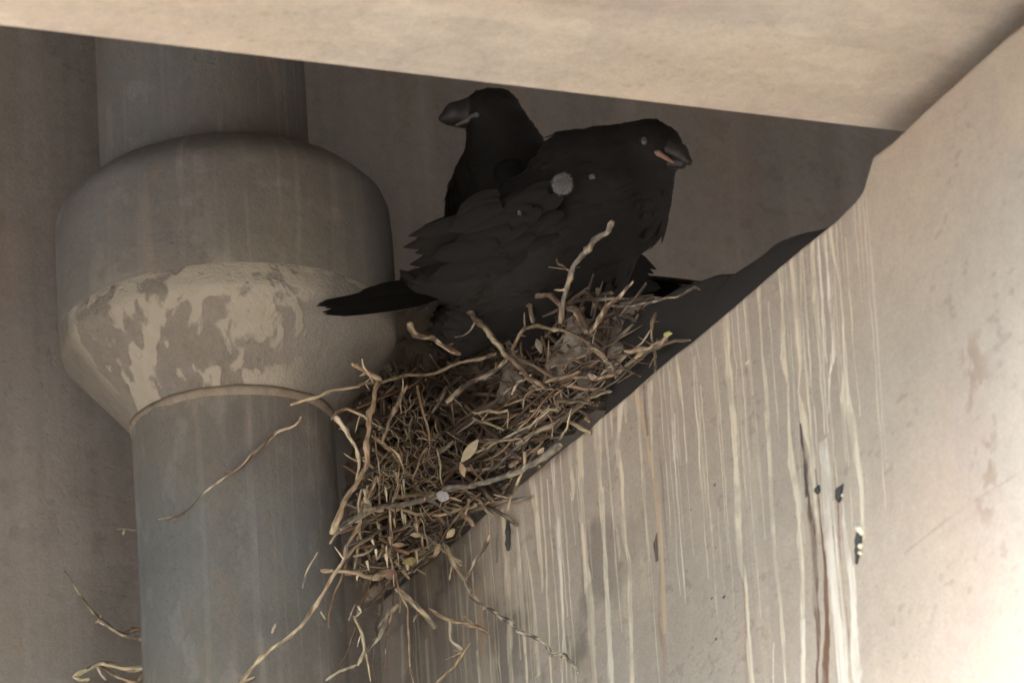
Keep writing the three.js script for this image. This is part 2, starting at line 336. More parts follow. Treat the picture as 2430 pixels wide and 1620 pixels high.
// beam whose underside is seen, and the deck slab that lies on it
const BEAM_W = 1.42, DECK_OUT = 0.3;
{
  const g = boxUV(new THREE.BoxGeometry(12, 1.8, BEAM_W).translate(0, 0.9, BEAM_W / 2));
  g.applyMatrix4(basis(SD, UP, SN, S1.clone().addScaledVector(SD, -2.5)));
  const m = new THREE.Mesh(g, M_soffit); m.name = 'concrete_beam'; scene.add(m);
  tag(m, 'pale tan concrete beam with a clean lower edge above the birds', 'beam');
}
{
  const back = S1.clone().sub(CORNER).dot(SN);
  const g = boxUV(new THREE.BoxGeometry(14, 0.3, BEAM_W + back + 0.6 + DECK_OUT).translate(0, 0.15, (BEAM_W - back - 0.6 + DECK_OUT) / 2));
  g.applyMatrix4(basis(SD, UP, SN, new THREE.Vector3(S1.x, SOFFIT_Y + 1.804, S1.z).addScaledVector(SD, -2.5)));
  const m = new THREE.Mesh(g, M_back); m.name = 'deck_slab'; m.userData = { label: 'concrete deck slab lying on the beam above the pipe', category: 'slab' }; scene.add(m);
}

// ---------------------------------------------------------------- drainpipe with a socket joint
const PXM = (d) => 2 * Math.tan(camera.fov * Math.PI / 360) * d / 1620;       // metres per photograph pixel at a depth
const AX = atPlane(541, 800, CORNER.clone().addScaledVector(SN, 0.335), SN);   // a point of the pipe's axis
const AXD = AX.clone().sub(camera.position).dot(FWD);
const FH = new THREE.Vector3(FWD.x, 0, FWD.z).normalize();
const axisH = (y) => atPlane(541 + (y - 800) * 0.076, y, AX, FH).y;
const U = PXM(AXD);
const T_pipe = makeTex(1024, 1024, 1.6, 1.6, (() => {
  const c = concrete([0.152, 0.147, 0.137], 0.35, 301, 0.03);
  return (x, y) => {
    const o = c(x, y), run = 0.7 * smooth(0.58, 0.74, fbm(x * 34, y * 1.6, 311, 4)), moss = 0.35 * smooth(0.45, 0.7, fbm(x * 8, y * 7, 312, 5)), rust = 0.25 * smooth(0.62, 0.76, fbm(x * 24, y * 14, 313, 5)), pale = smooth(0.58, 0.72, fbm(x * 22, y * 24, 314, 5));
    let k = 1 + 0.22 * run + 0.2 * pale;
    for (const [sx, sw, sa] of [[0.80, 0.008, 0.35], [0.90, 0.004, 0.22], [0.955, 0.004, 0.2], [0.985, 0.006, 0.25]]) k += sa * smooth(sw, sw * 0.4, Math.abs(x - sx + 0.012 * (fbm(y * 9, sx * 50, 321, 3) - 0.5))) * smooth(0.3, 0.7, fbm(y * 12, sx * 40, 322, 5));
    return [o[0] * k * (1 - 0.10 * moss + 0.35 * rust), o[1] * k * (1 + 0.07 * rust), o[2] * k * (1 - 0.10 * moss - 0.15 * rust), o[3] + 0.2 * run];
  };
})());
const T_cone = makeTex(1024, 512, 1.5, 0.3, (() => {
  const c = concrete([0.195, 0.182, 0.160], 0.5, 331);
  return (x, y) => {
    const o = c(x, y), sl = x + 0.9 * (y - 0.1);       // runs lean with the slope of the old wash
    const qx = x + 0.05 * (fbm(x * 12, y * 12, 347, 3) - 0.5), qy = y + 0.05 * (fbm(x * 12 + 4, y * 12, 348, 3) - 0.5);
    const n = 0.62 * fbm((qx - 0.55 * qy) * 17, qy * 15, 341, 3) + 0.38 * fbm(qx * 55, qy * 55, 342, 4), z = smooth(0.44, 0.52, x) * smooth(0.98, 0.86, x + 0.05 * fbm(y * 30, x * 9, 349, 3));
    const wash = smooth(0.42, 0.49, n + 0.07 * (z - 1)) * z, edge = 0.75 + 0.35 * fbm(x * 60, y * 60, 343, 3);
    const rim = smooth(0.146, 0.152, y + 0.012 * fbm(x * 20, 1, 345, 3)) * smooth(0.42, 0.6, fbm(x * 30, y * 50, 346, 4)) * smooth(0.45, 0.55, x);
    const w = clamp(wash * edge * 0.9 + 0.6 * rim);
    return [lerp(o[0], 0.345, w), lerp(o[1], 0.318, w), lerp(o[2], 0.255, w), o[3] * 0.7 + 0.3 * w];
  };
})());
const M_pipe = texMat(T_pipe, 0.002, { roughness: 0.85 }), M_cone = texMat(T_cone, 0.005, { roughness: 0.9 });
const M_mortar = texMat(makeTex(256, 256, 0.8, 0.8, concrete([0.25, 0.22, 0.18], 0.8, 361)), 0.004);
function lathe(pts, circ, wob = 0.003, sd = 0, segs = 96) {
  const g = new THREE.LatheGeometry(pts.map(([r, h]) => new THREE.Vector2(r, h)), segs, Math.PI, Math.PI * 2);
  const p = g.attributes.position, uv = g.attributes.uv;
  for (let i = 0; i < p.count; i++) {
    const x = p.getX(i), y = p.getY(i), z = p.getZ(i), r = Math.hypot(x, z), a = Math.atan2(x, z);
    const k = 1 + wob / Math.max(r, 0.05) * (fbm(Math.cos(a) * 3 + 9 + y * 4, Math.sin(a) * 3 + y * 5 + 7, 400 + sd, 4) - 0.5) * 2;
    p.setX(i, x * k); p.setZ(i, z * k);
    uv.setXY(i, uv.getX(i) * circ, y);
  }
  g.computeVertexNormals();
  // close the shading seam behind the pipe
  return g;
}
{
  const H = (y) => axisH(y), y0 = H(1010), base = 0;
  const pipe = thing('drainpipe', 'thick grey vertical drainpipe with a flared socket joint and peeling whitewash', 'drainpipe', [AX.x, 0, AX.z]);
  const rl = 240 * U, rb = 402 * U, ru = 250 * U, lip = 292 * U;
  part('lower_pipe', lathe([[rl, base], [rl, 1.2], [rl, 2.4], [rl, 3.4], [rl, H(1700)], [rl, H(1400)], [rl, H(1200)], [rl, y0 - 0.002]], 1.5, 0.003, 1), M_pipe, pipe);
  part('joint_ring', lathe([[rl - 0.01, y0 - 0.012], [rl + 0.0005, y0 - 0.009], [rl + 0.004, y0 - 0.002], [rl + 0.0035, y0 + 0.004], [rl - 0.01, y0 + 0.010]], 1.5, 0.004, 2), M_mortar, pipe);
  const cone = lathe([[rl + 0.002, y0 + 0.004], [lerp(rl, rb, 0.08), lerp(y0, H(826), 0.10)], [lerp(rl, rb, 0.36), lerp(y0, H(826), 0.37)], [lerp(rl, rb, 0.68), lerp(y0, H(826), 0.68)], [lerp(rl, rb, 0.95), lerp(y0, H(826), 0.94)], [rb - 0.001, H(818)], [rb - 0.0005, H(790)], [rb - 0.0015, H(776)]], 1.5, 0.003, 3);
  { const uv = cone.attributes.uv; for (let i = 0; i < uv.count; i++) uv.setY(i, uv.getY(i) - y0); }
  part('tapered_collar', cone, M_cone, pipe);
  part('socket_bell', lathe([[rb - 0.008, H(782)], [rb + 0.001, H(777)], [rb + 0.001, H(700)], [rb, H(600)], [rb - 0.003, H(530)], [rb - 0.010, H(500)], [rb - 0.026, H(475)], [rb - 0.046, H(452)], [lip + 0.004, H(436)], [lip - 0.006, H(428)], [lip - 0.016, H(430)], [lip - 0.02, H(445)]], 1.7, 0.004, 4), M_pipe, pipe);
  const up = part('upper_pipe', lathe([[ru, H(470)], [ru, H(300)], [ru, H(0)], [ru, H(-300)], [ru, SOFFIT_Y + 1.79]], 1.5, 0.003, 5), M_pipe, pipe);
  up.position.x = -34 * U;
  part('mortar_fill', new THREE.TorusGeometry(lip - 0.02, 0.016, 8, 48).rotateX(Math.PI / 2).translate(-6 * U, H(448), 0), M_mortar, pipe);
}

// ---------------------------------------------------------------- bodies from joined, tapered bones
const seg = (p, a, b, ra, rb) => {
  const bx = b[0] - a[0], by = b[1] - a[1], bz = b[2] - a[2], px = p[0] - a[0], py = p[1] - a[1], pz = p[2] - a[2];
  const l = bx * bx + by * by + bz * bz, h = l ? clamp((px * bx + py * by + pz * bz) / l) : 0;
  return Math.hypot(px - bx * h, py - by * h, pz - bz * h) - lerp(ra, rb, h);
};
const smin = (a, b, k) => { const h = clamp(0.5 + 0.5 * (b - a) / k); return lerp(b, a, h) - k * h * (1 - h); };
function bodyGeo(bones, k, cell, rough = 0, sd = 1) {
  const lo = [1e9, 1e9, 1e9], hi = [-1e9, -1e9, -1e9];
  for (const [a, b, ra, rb] of bones) for (const [p, r] of [[a, ra], [b, rb]]) for (let i = 0; i < 3; i++) { lo[i] = Math.min(lo[i], p[i] - r); hi[i] = Math.max(hi[i], p[i] + r); }
  const c = lo.map((v, i) => (v + hi[i]) / 2), half = Math.max(...hi.map((v, i) => v - c[i])) + 4 * cell;
  const n = Math.min(170, Math.ceil(2 * half / cell)), mc = new MarchingCubes(n, new THREE.MeshBasicMaterial(), false, false, 160000);
  const hs = n / 2;
  for (let z = 0; z < n; z++) for (let y = 0; y < n; y++) for (let x = 0; x < n; x++) {
    const p = [c[0] + (x - hs) / hs * half, c[1] + (y - hs) / hs * half, c[2] + (z - hs) / hs * half];
    let d = 1e9;
    for (const [a, b, ra, rb] of bones) d = smin(d, seg(p, a, b, ra, rb), k);
    if (rough && Math.abs(d) < 0.03) d += rough * (fbm(p[0] * 55 + p[2] * 31, p[1] * 55 - p[2] * 23, 800 + sd, 3) - 0.5) * 2;
    mc.field[x + y * n + z * n * n] = -d;
  }
  mc.isolation = 0; mc.update();
  const cnt = mc.count, pos = new Float32Array(cnt * 3);
  for (let i = 0; i < cnt; i++) for (let k2 = 0; k2 < 3; k2++) pos[i * 3 + k2] = mc.positionArray[i * 3 + k2] * half + c[k2];
  let g = new THREE.BufferGeometry(); g.setAttribute('position', new THREE.BufferAttribute(pos, 3));
  g = mergeVertices(g, 1e-5); g.computeVertexNormals();
  return g;
}
// a feather: a cambered blade with a rounded end and a rachis ridge
function feather(p0, p1, w, nrm, bend = 0.04, segs = 7) {
  const d = p1.clone().sub(p0), L = d.length(), t = d.clone().normalize(), s = new THREE.Vector3().crossVectors(nrm, t).normalize(), n = new THREE.Vector3().crossVectors(t, s).normalize();
  const pos = [], idx = [];
  for (let i = 0; i <= segs; i++) {
    const u = i / segs, ww = w * Math.pow(Math.sin(Math.PI * clamp(0.12 + 0.86 * u, 0, 1)), 0.45) * (0.55 + 0.45 * smooth(0, 0.3, u)) * (u > 0.86 ? Math.sqrt(Math.max(0.03, 1 - Math.pow((u - 0.86) / 0.14, 2))) : 1);
    const c = p0.clone().addScaledVector(d, u).addScaledVector(n, -bend * L * u * u);
    for (const [a, lift] of [[-1, -0.25], [0, 0.06], [1, -0.25]]) { const q = c.clone().addScaledVector(s, a * ww * 0.5).addScaledVector(n, lift * ww * 0.5); pos.push(q.x, q.y, q.z); }
    if (i < segs) for (let a = 0; a < 2; a++) { const o = i * 3 + a; idx.push(o, o + 3, o + 1, o + 1, o + 3, o + 4); }
  }
  const g = new THREE.BufferGeometry(); g.setAttribute('position', new THREE.Float32BufferAttribute(pos, 3)); g.setIndex(idx); g.computeVertexNormals();
  return g;
}
const blackTex = makeTex(256, 256, 0.2, 0.2, (x, y) => { const v = 0.034 * (0.75 + 0.5 * fbm(x * 160, y * 60, 701, 4)); return [v * 1.02, v, v * 1.0, 0.5]; });
const M_black = new THREE.MeshPhysicalMaterial({ specularIntensity: 0.5, color: new THREE.Color().setRGB(0.019, 0.0186, 0.0185), roughness: 0.75, side: THREE.DoubleSide });
const M_wing = new THREE.MeshPhysicalMaterial({ specularIntensity: 0.45, color: new THREE.Color().setRGB(0.0115, 0.0113, 0.0113), roughness: 0.72, side: THREE.DoubleSide });
const M_beak = new THREE.MeshStandardMaterial({ color: new THREE.Color().setRGB(0.034, 0.033, 0.033), roughness: 0.5 });
const M_eye = new THREE.MeshStandardMaterial({ color: new THREE.Color().setRGB(0.10, 0.108, 0.115), roughness: 0.25 });
const M_gape = new THREE.MeshStandardMaterial({ color: new THREE.Color().setRGB(0.34, 0.21, 0.145), roughness: 0.6 });
const M_gapePale = new THREE.MeshStandardMaterial({ color: new THREE.Color().setRGB(0.15, 0.135, 0.125), roughness: 0.6 });
const M_speck = new THREE.MeshStandardMaterial({ color: new THREE.Color().setRGB(0.30, 0.30, 0.31), roughness: 1, side: THREE.DoubleSide });
// positions of a bird's joints: photograph x, y and metres further away than the bird's own depth
function birdSpace(depth) {
  const s = PXM(depth);
  const P = (x, y, dz = 0) => atDepth(x, y, depth + dz);
  return { P, s, A: (x, y, dz = 0) => P(x, y, dz).toArray() };
}
const merged = (list) => mergeGeometries(list.map((g) => { const q = g.index ? g.toNonIndexed() : g; q.deleteAttribute('uv'); if (!q.attributes.normal) q.computeVertexNormals(); return q; }));
function local(g, o) { return g.translate(-o.position.x, -o.position.y, -o.position.z); }
// small contour feathers lying over the body, tips towards the tail
function contourFeathers(bodyG, tail, count, len, width, head) {
  const p = bodyG.attributes.position, n = bodyG.attributes.normal, out = [], a = new THREE.Vector3(), m = new THREE.Vector3();
  for (let i = 0; i < count; i++) {
    const k = Math.floor(rnd() * p.count); a.fromBufferAttribute(p, k); m.fromBufferAttribute(n, k);
    const t = tail.clone().sub(a); t.addScaledVector(m, -t.dot(m)); if (t.length() < 0.03) continue; t.normalize();
    t.addScaledVector(new THREE.Vector3(rr(-1, 1), rr(-1, 1), rr(-1, 1)), 0.22).addScaledVector(m, rr(0.0, 0.10)).normalize();
    const L = len * rr(0.6, 1.3) * (head && a.distanceTo(head) < 0.10 ? 0.3 : 1), p0 = a.clone().addScaledVector(m, 0.0005);
    out.push(feather(p0, p0.clone().addScaledVector(t, L), width * rr(0.7, 1.2), m, 0.1, 3));
  }
  return merged(out);
}
const VIEWN = FWD.clone().negate();
const BD = DIST + 0.45;                                   // depth of the nearer bird
// ---- nearer bird, head to the right, tail to the left
{
  const { P, A, s } = birdSpace(BD), foot = P(1290, 800);
  const bird = thing('black_bird', 'nearer black bird facing right with a thin orange gape line', 'bird', foot.toArray(), 'black birds on the nest');
  const B = (x, y, dz, r, x2, y2, dz2, r2) => [A(x, y, dz), A(x2, y2, dz2), r * s, r2 * s];
  const bones = [
    B(1448, 455, 0, 138, 1300, 560, 0.005, 155), B(1300, 560, 0.005, 150, 1130, 640, -0.015, 92), B(1130, 640, -0.015, 88, 985, 686, -0.06, 36),
    B(1455, 480, 0, 118, 1385, 630, 0, 100), B(1480, 420, -0.01, 108, 1545, 352, -0.025, 58), B(1370, 410, 0.01, 105, 1500, 372, -0.01, 78),
    B(1545, 352, -0.025, 58, 1568, 356, -0.035, 50), B(1400, 620, 0, 95, 1300, 700, 0, 90), B(1240, 660, 0, 105, 1100, 775, 0.03, 72), B(1390, 680, 0, 80, 1290, 780, 0.02, 78), B(1560, 400, -0.02, 34, 1520, 520, -0.01, 60),
  ];
  const g = bodyGeo(bones, 0.022, 0.006, 0.0022, 1);
  const fe = contourFeathers(g, P(940, 700, 0.02), 1700, 0.022, 0.013, P(1550, 350));
  part('body', local(g, bird), M_black, bird);
  const cf = part('body_feathers', local(fe, bird), M_black, bird); cf.userData.kind = 'stuff';
  // folded near wing: coverts as a flat shell with long flight feathers under it
  const rows = [];
  for (let r = 2; r < 5; r++) for (let i = 0; i < 9; i++) {
    const u = i / 8, v = r / 4, x = lerp(1445, 1215, v) + lerp(0, -40, u) + rr(-34, 34), y = lerp(385, 455, v) + u * lerp(110, 175, v) + rr(-12, 12), p0 = P(x, y, -0.088 - 0.02 * Math.sin(Math.PI * u) * (1 - 0.3 * v));
    rows.push(feather(p0, P(x - lerp(70, 120, v) * rr(0.8, 1.2), y + 34 + 26 * (1 - u) + rr(-10, 10), -0.090 - 0.012 * (1 - v)), lerp(0.022, 0.030, v), VIEWN.clone().add(new THREE.Vector3(rr(-0.2, 0.2), rr(-0.2, 0.2), 0)), 0.03, 5));
  }
  const w = part('wing', local(merged(rows), bird), M_wing, bird);
  for (let i = 0; i < 9; i++) {
    const u = i / 8, p0 = P(lerp(1330, 1210, u), lerp(470, 640, u), -0.09 + 0.012 * u), p1 = P(lerp(968, 1010, u) + 26 * Math.sin(i * 2.1), lerp(560, 668, u), -0.07 + 0.012 * u);
    part('flight_feather', local(feather(p0, p1, 0.030, VIEWN, 0.02, 8), bird), M_wing, w);
  }
  // far wing, just its folded tip above the rump
  const fw = part('wing', local(bodyGeo([B(1380, 400, 0.08, 44, 1220, 500, 0.085, 52), B(1220, 500, 0.085, 50, 1090, 570, 0.06, 24)], 0.02, 0.007, 0.002, 3), bird), M_wing, bird);
  for (let i = 0; i < 5; i++) { const u = i / 4; part('flight_feather', local(feather(P(lerp(1230, 1180, u), lerp(480, 590, u), 0.09), P(lerp(985, 1000, u), lerp(553, 610, u), 0.035), 0.026, VIEWN, 0.02, 8), bird), M_wing, fw); }
  for (let i = 0; i < 8; i++) {
    const u = i / 7, p0 = P(1060 - 10 * u, lerp(652, 700, u), lerp(-0.01, -0.05, u)), p1 = P(lerp(752, 778, u) + 12 * Math.sin(i * 1.7), lerp(702, 738, u), lerp(-0.19, -0.235, u));
    part('tail_feather', local(feather(p0, p1, 0.036, new THREE.Vector3(0, 0.55, 0.8).normalize(), 0.02, 8), bird), M_wing, bird);
  }
  const beak = part('beak', local(bodyGeo([B(1572, 350, -0.045, 34, 1612, 362, -0.062, 22), B(1612, 362, -0.062, 21, 1636, 384, -0.072, 8), B(1576, 380, -0.047, 20, 1618, 390, -0.064, 11)], 0.004, 0.002), bird), M_beak, bird);
  const gp = [[1529, 359, -0.052], [1548, 358, -0.064], [1564, 364, -0.070], [1580, 374, -0.073], [1598, 385, -0.077]];
  const gape = bodyGeo(gp.slice(1).map((q, i) => [A(...gp[i]), A(...q), [3, 4, 7, 5.5][i] * s, [4, 7, 5.5, 2.5][i] * s]), 0.002, 0.0012);
  part('gape', local(gape, bird), M_gape, bird).userData.label = 'orange corner of the closed beak';
  part('eye', local(new THREE.SphereGeometry(0.0062, 16, 12).scale(0.8, 1.15, 0.8).translate(...A(1529, 334, -0.064)), bird), M_eye, bird);
  for (const [lx, dz] of [[1360, -0.04], [1310, 0.05]]) {
    const leg = part('leg', local(bodyGeo([B(lx, 680, dz, 30, lx - 10, 760, dz, 11), B(lx - 10, 760, dz, 11, lx - 4, 826, dz, 9), B(lx - 4, 826, dz, 9, lx + 40, 836, dz, 6), B(lx - 4, 826, dz, 9, lx - 36, 838, dz, 6)], 0.006, 0.004), bird), M_beak, bird);
  }
  // fluff balls added to stand in for bright blurred specks, not plumage
  for (const [x, y, r, dz, n] of [[1335, 436, 29, -0.118, 2600], [1405, 420, 9, -0.114, 160], [1232, 505, 7, -0.125, 80]]) {
    const c = P(x, y, dz), list = [];
    for (let i = 0; i < n; i++) {
      const dir = () => new THREE.Vector3(rr(-1, 1), rr(-1, 1), rr(-1, 1)), o = dir(); o.multiplyScalar(r * s * 0.8 * Math.cbrt(rnd()) / Math.max(0.3, o.length()));
      const p0 = c.clone().add(o), p1 = p0.clone().addScaledVector(dir().add(o.clone().multiplyScalar(0.6 / (r * s))).normalize(), r * s * rr(0.15, 0.34));
      list.push(feather(p0, p1, 0.0007, dir().normalize(), rr(-0.3, 0.3), 2));
    }
    part('speck_fluff', local(merged(list), bird), M_speck, bird).userData.label = 'added pale fluff over the black back standing in for a blurred bright speck';
  }
}
// ---- farther bird, head raised and turned to the left
{
  const D2 = BD + 0.20, { P, A, s } = birdSpace(D2), foot = P(1330, 770);
  const bird = thing('black_bird', 'farther black bird with raised head looking left over its companion', 'bird', foot.toArray(), 'black birds on the nest');
  const B = (x, y, dz, r, x2, y2, dz2, r2) => [A(x, y, dz), A(x2, y2, dz2), r * s, r2 * s];
  const bones = [
    B(1168, 272, 0, 60, 1150, 268, -0.005, 52), B(1172, 276, 0, 60, 1196, 352, 0.0, 84), B(1196, 352, 0, 84, 1212, 470, 0, 150),
    B(1212, 470, 0, 148, 1300, 580, 0.01, 140), B(1300, 580, 0.01, 135, 1430, 650, 0.02, 70), B(1430, 650, 0.02, 66, 1530, 676, 0.02, 26), B(1190, 560, 0, 110, 1240, 660, 0, 90),
  ];
  const g = bodyGeo(bones, 0.02, 0.006, 0.0022, 5);
  const fe = contourFeathers(g, P(1600, 690, 0.02), 1300, 0.022, 0.012, P(1160, 260));
  part('body', local(g, bird), M_black, bird);
  part('body_feathers', local(fe, bird), M_black, bird).userData.kind = 'stuff';
  const w = part('wing', local(bodyGeo([B(1210, 420, -0.07, 46, 1320, 540, -0.075, 56), B(1320, 540, -0.075, 54, 1440, 600, -0.05, 26)], 0.02, 0.007, 0.002, 6), bird), M_wing, bird);
  for (let i = 0; i < 6; i++) { const u = i / 5; part('flight_feather', local(feather(P(1300, lerp(500, 610, u), -0.085), P(lerp(1560, 1530, u), lerp(640, 690, u), -0.02), 0.028, VIEWN, 0.02, 8), bird), M_wing, w); }
  for (let i = 0; i < 7; i++) { const u = i / 6; part('tail_feather', local(feather(P(1490, lerp(650, 690, u), 0.02), P(lerp(1668, 1650, u) + 10 * Math.sin(i * 2.3), lerp(664, 704, u), 0.03), 0.030, new THREE.Vector3(0, 0.8, 0.4).normalize(), 0.02, 8), bird), M_wing, bird); }
  part('beak', local(bodyGeo([B(1118, 264, -0.008, 36, 1078, 268, -0.016, 24), B(1078, 268, -0.016, 24, 1050, 280, -0.020, 10), B(1122, 280, -0.008, 30, 1066, 284, -0.018, 13)], 0.008, 0.0022), bird), M_beak, bird);
  const gp = [[1132, 272, -0.036], [1120, 276, -0.030], [1108, 286, -0.026], [1084, 295, -0.022]];
  part('gape', local(bodyGeo(gp.slice(1).map((q, i) => [A(...gp[i]), A(...q), 7 * s, 5 * s]), 0.002, 0.0014), bird), M_gapePale, bird).userData.label = 'pale corner of the beak';
  part('eye', local(new THREE.SphereGeometry(0.005, 16, 12).translate(...A(1148, 258, -0.036)), bird), M_beak, bird);
  for (const [lx, dz] of [[1260, -0.04], [1230, 0.05]]) part('leg', local(bodyGeo([B(lx, 640, dz, 30, lx + 8, 730, dz, 11), B(lx + 8, 730, dz, 11, lx, 790, dz, 9), B(lx, 790, dz, 9, lx - 40, 798, dz, 6), B(lx, 790, dz, 9, lx + 36, 800, dz, 6)], 0.006, 0.004), bird), M_beak, bird);
}

// ---------------------------------------------------------------- the nest of sticks
const dWall = (x, y) => atPlane(x, y, K, WN).sub(camera.position).dot(FWD);
const RL = 240 * U;
const pipePlane = (x, y, near) => atPlane(x, y, AX.clone().addScaledVector(FH, -near), FH).sub(camera.position).dot(FWD);
function dPipe(x, y) {                                     // depth of the pipe's near surface
  const r = y > 1040 ? RL : y > 900 ? lerp(398 * U, RL, smooth(830, 1040, y + 60)) : 398 * U, ax = 541 + (y - 800) * 0.076, q = (x - ax) * U;
  return pipePlane(x, y, Math.sqrt(Math.max(0, r * r - q * q)));
}
// depth of the nest's near surface: along the ledge's edge on the right, wedged against the pipe on the left
function dNest(x, y) {
  const e = 936 + (1480 - x) * 0.84, up = Math.max(0, e - y) * U;
  const right = dWall(x, y) - 0.015 + 0.45 * up, left = pipePlane(x, y, 0.03 + 0.09 * smooth(1000, 750, x));
  return lerp(left, right, smooth(840, 1230, x));
}
const OUT = 0.012;
function nestPoint(x, y, off) {
  let d = dNest(x, y) + off;
  const e = 936 + (1480 - x) * 0.84;
  if (y > e - 12 && x > 880) d = Math.min(d, dWall(x, y) - OUT);   // hanging twigs lie outside the wall
  if (x < 830) d = Math.min(d, dPipe(x, y) - 0.005);
  return atDepth(x, y, d);
}
const PALES = [[0.54, 0.44, 0.30], [0.50, 0.44, 0.31], [0.62, 0.53, 0.41], [0.46, 0.34, 0.23]], BROWNS = [[0.13, 0.085, 0.057], [0.20, 0.135, 0.09], [0.25, 0.15, 0.095], [0.12, 0.098, 0.08], [0.21, 0.19, 0.168]];
const INNER_DARK = [[0.13, 0.092, 0.066], [0.15, 0.115, 0.088], [0.115, 0.09, 0.072]];   // darker browns: inner shade put into stick colour, some outer sticks too
const LICHEN = [0.46, 0.42, 0.27], BARKDARK = [0.07, 0.052, 0.04];
let twigN = 0;
// a tapered, knobbly stick through points; colour patches are bark, bare wood and lichen
function stick(points, r0, r1, pale, radial = 6, segs = 0, old = false) {  // the old flag only picks the shade-darkened browns
  const id = ++twigN, curve = new THREE.CatmullRomCurve3(points, false, 'catmullrom', 0.12);
  const L = curve.getLength(), n = segs || Math.max(5, Math.round(L / 0.0075)), fr = curve.computeFrenetFrames(n, false);
  const pos = [], col = [], idx = [];
  const cP = PALES[id % 4], cB = old ? INNER_DARK[id % 3] : BROWNS[id % 5], bias = pale;
  for (let i = 0; i <= n; i++) {
    const u = i / n, c = curve.getPointAt(u), knob = 1 + 0.4 * smooth(0.62, 0.85, vnoise(u * L * 42, id, 21)) + 0.5 * (fbm(u * L * 140, id * 3.1, 22, 2) - 0.5);
    const r = lerp(r0, r1, u) * knob * (i === 0 || i === n ? 0.72 : 1);
    const wob = (fbm(u * L * 40, id * 7.7, 23, 3) - 0.5) * 0.9 * r0, wob2 = (fbm(u * L * 40, id * 5.3, 24, 3) - 0.5) * 0.9 * r0;
    for (let k = 0; k < radial; k++) {
      const a = k / radial * Math.PI * 2, rk = r * (0.78 + 0.44 * hash2(i, k, id + 77)), q = c.clone().addScaledVector(fr.normals[i], Math.cos(a) * rk + wob).addScaledVector(fr.binormals[i], Math.sin(a) * rk + wob2);
      pos.push(q.x, q.y, q.z);
      const m = smooth(0.42, 0.58, fbm(u * L * 55 + 3, a * 0.6 + id * 2.7, 25, 3) + (bias - 0.5) * 0.6), li = smooth(0.58, 0.68, fbm(u * L * 34, a * 0.7 + id * 1.3, 26, 3)) * 0.8 * bias, dk = smooth(0.6, 0.72, fbm(u * L * 60, a + id * 1.9, 27, 2)) * 0.6;
      const v = 0.7 + 0.6 * hash2(i, k, id);
      for (let z = 0; z < 3; z++) { let q2 = lerp(cB[z], cP[z], m); q2 = lerp(q2, LICHEN[z], li); q2 = lerp(q2, BARKDARK[z], dk); col.push(q2 * v); }
      if (i < n) { const b = i * radial, k2 = (k + 1) % radial; idx.push(b + k, b + radial + k, b + k2, b + k2, b + radial + k, b + radial + k2); }
    }
  }
  for (const e of [0, n]) { const c = curve.getPointAt(e / n), o = pos.length / 3; pos.push(c.x, c.y, c.z); for (let z = 0; z < 3; z++) col.push(cP[z]); for (let k = 0; k < radial; k++) { const a = e * radial + k, b = e * radial + (k + 1) % radial; e ? idx.push(a, o, b) : idx.push(b, o, a); } }
  const g = new THREE.BufferGeometry();
  g.setAttribute('position', new THREE.Float32BufferAttribute(pos, 3)); g.setAttribute('color', new THREE.Float32BufferAttribute(col, 3)); g.setIndex(idx); g.computeVertexNormals();
  return g;
}
const M_twig = new THREE.MeshStandardMaterial({ vertexColors: true, roughness: 0.9, side: THREE.DoubleSide });
const M_core = texMat(makeTex(256, 256, 0.3, 0.3, (x, y) => { const n = fbm(x * 60, y * 60, 811, 4), v = 0.21 + 0.14 * n * n; return [v * 1.15, v, v * 0.82, n]; }), 0.006);
const nestBase = nestPoint(1150, 1150, 0.1);
const nest = thing('stick_nest', 'untidy bird nest of dry sticks wedged between drainpipe and concrete ledge', 'nest', [nestBase.x, nestBase.y, nestBase.z]);
// humus and roots that line the nest, well behind its outer sticks
{
  const q = [];
  const at = (x, y, off, r) => { off += 0.09; r *= 0.92;  const p = nestPoint(x, y, 0); const d = p.sub(camera.position).dot(FWD) + off; q.push([atDepth(x, y, d).toArray(), r]); };
  for (const [x, y, o, r] of [
    [1000, 880, 0.13, 0.055], [1080, 850, 0.13, 0.06], [1180, 830, 0.12, 0.06], [1290, 820, 0.11, 0.06], [1400, 830, 0.09, 0.055],
    [990, 780, 0.18, 0.05], [1090, 760, 0.18, 0.055], [1220, 760, 0.16, 0.055], [1350, 760, 0.14, 0.055], 
    [970, 960, 0.12, 0.06], [1060, 950, 0.12, 0.065], [1160, 940, 0.11, 0.065], [1270, 930, 0.09, 0.06], [1370, 910, 0.07, 0.045],
    [950, 1060, 0.11, 0.06], [1030, 1060, 0.11, 0.065], [1130, 1050, 0.09, 0.06], [1220, 1030, 0.07, 0.045],
    [940, 1160, 0.10, 0.055], [1010, 1160, 0.09, 0.055], [1090, 1150, 0.08, 0.05], [930, 1240, 0.10, 0.045], [990, 1250, 0.09, 0.045], [1050, 1240, 0.08, 0.04], [920, 1310, 0.11, 0.03], [985, 1310, 0.10, 0.028], [900, 1000, 0.16, 0.05], [895, 1100, 0.16, 0.05], [890, 1190, 0.16, 0.045], [1330, 985, 0.03, 0.034], [1415, 925, 0.025, 0.034], [1265, 1040, 0.03, 0.034], [1490, 860, 0.02, 0.032], [1200, 1090, 0.03, 0.034], [1150, 1150, 0.03, 0.03], [880, 1340, 0.16, 0.035], [886, 1385, 0.15, 0.026]]) at(x, y, o, r);
  const g = bodyGeo(q.map(([p, r]) => [p, p, r, r]), 0.03, 0.009, 0.012, 9);
  part('soil_lining', boxUV(local(g, nest)), M_core, nest).geometry.computeVertexNormals();
}
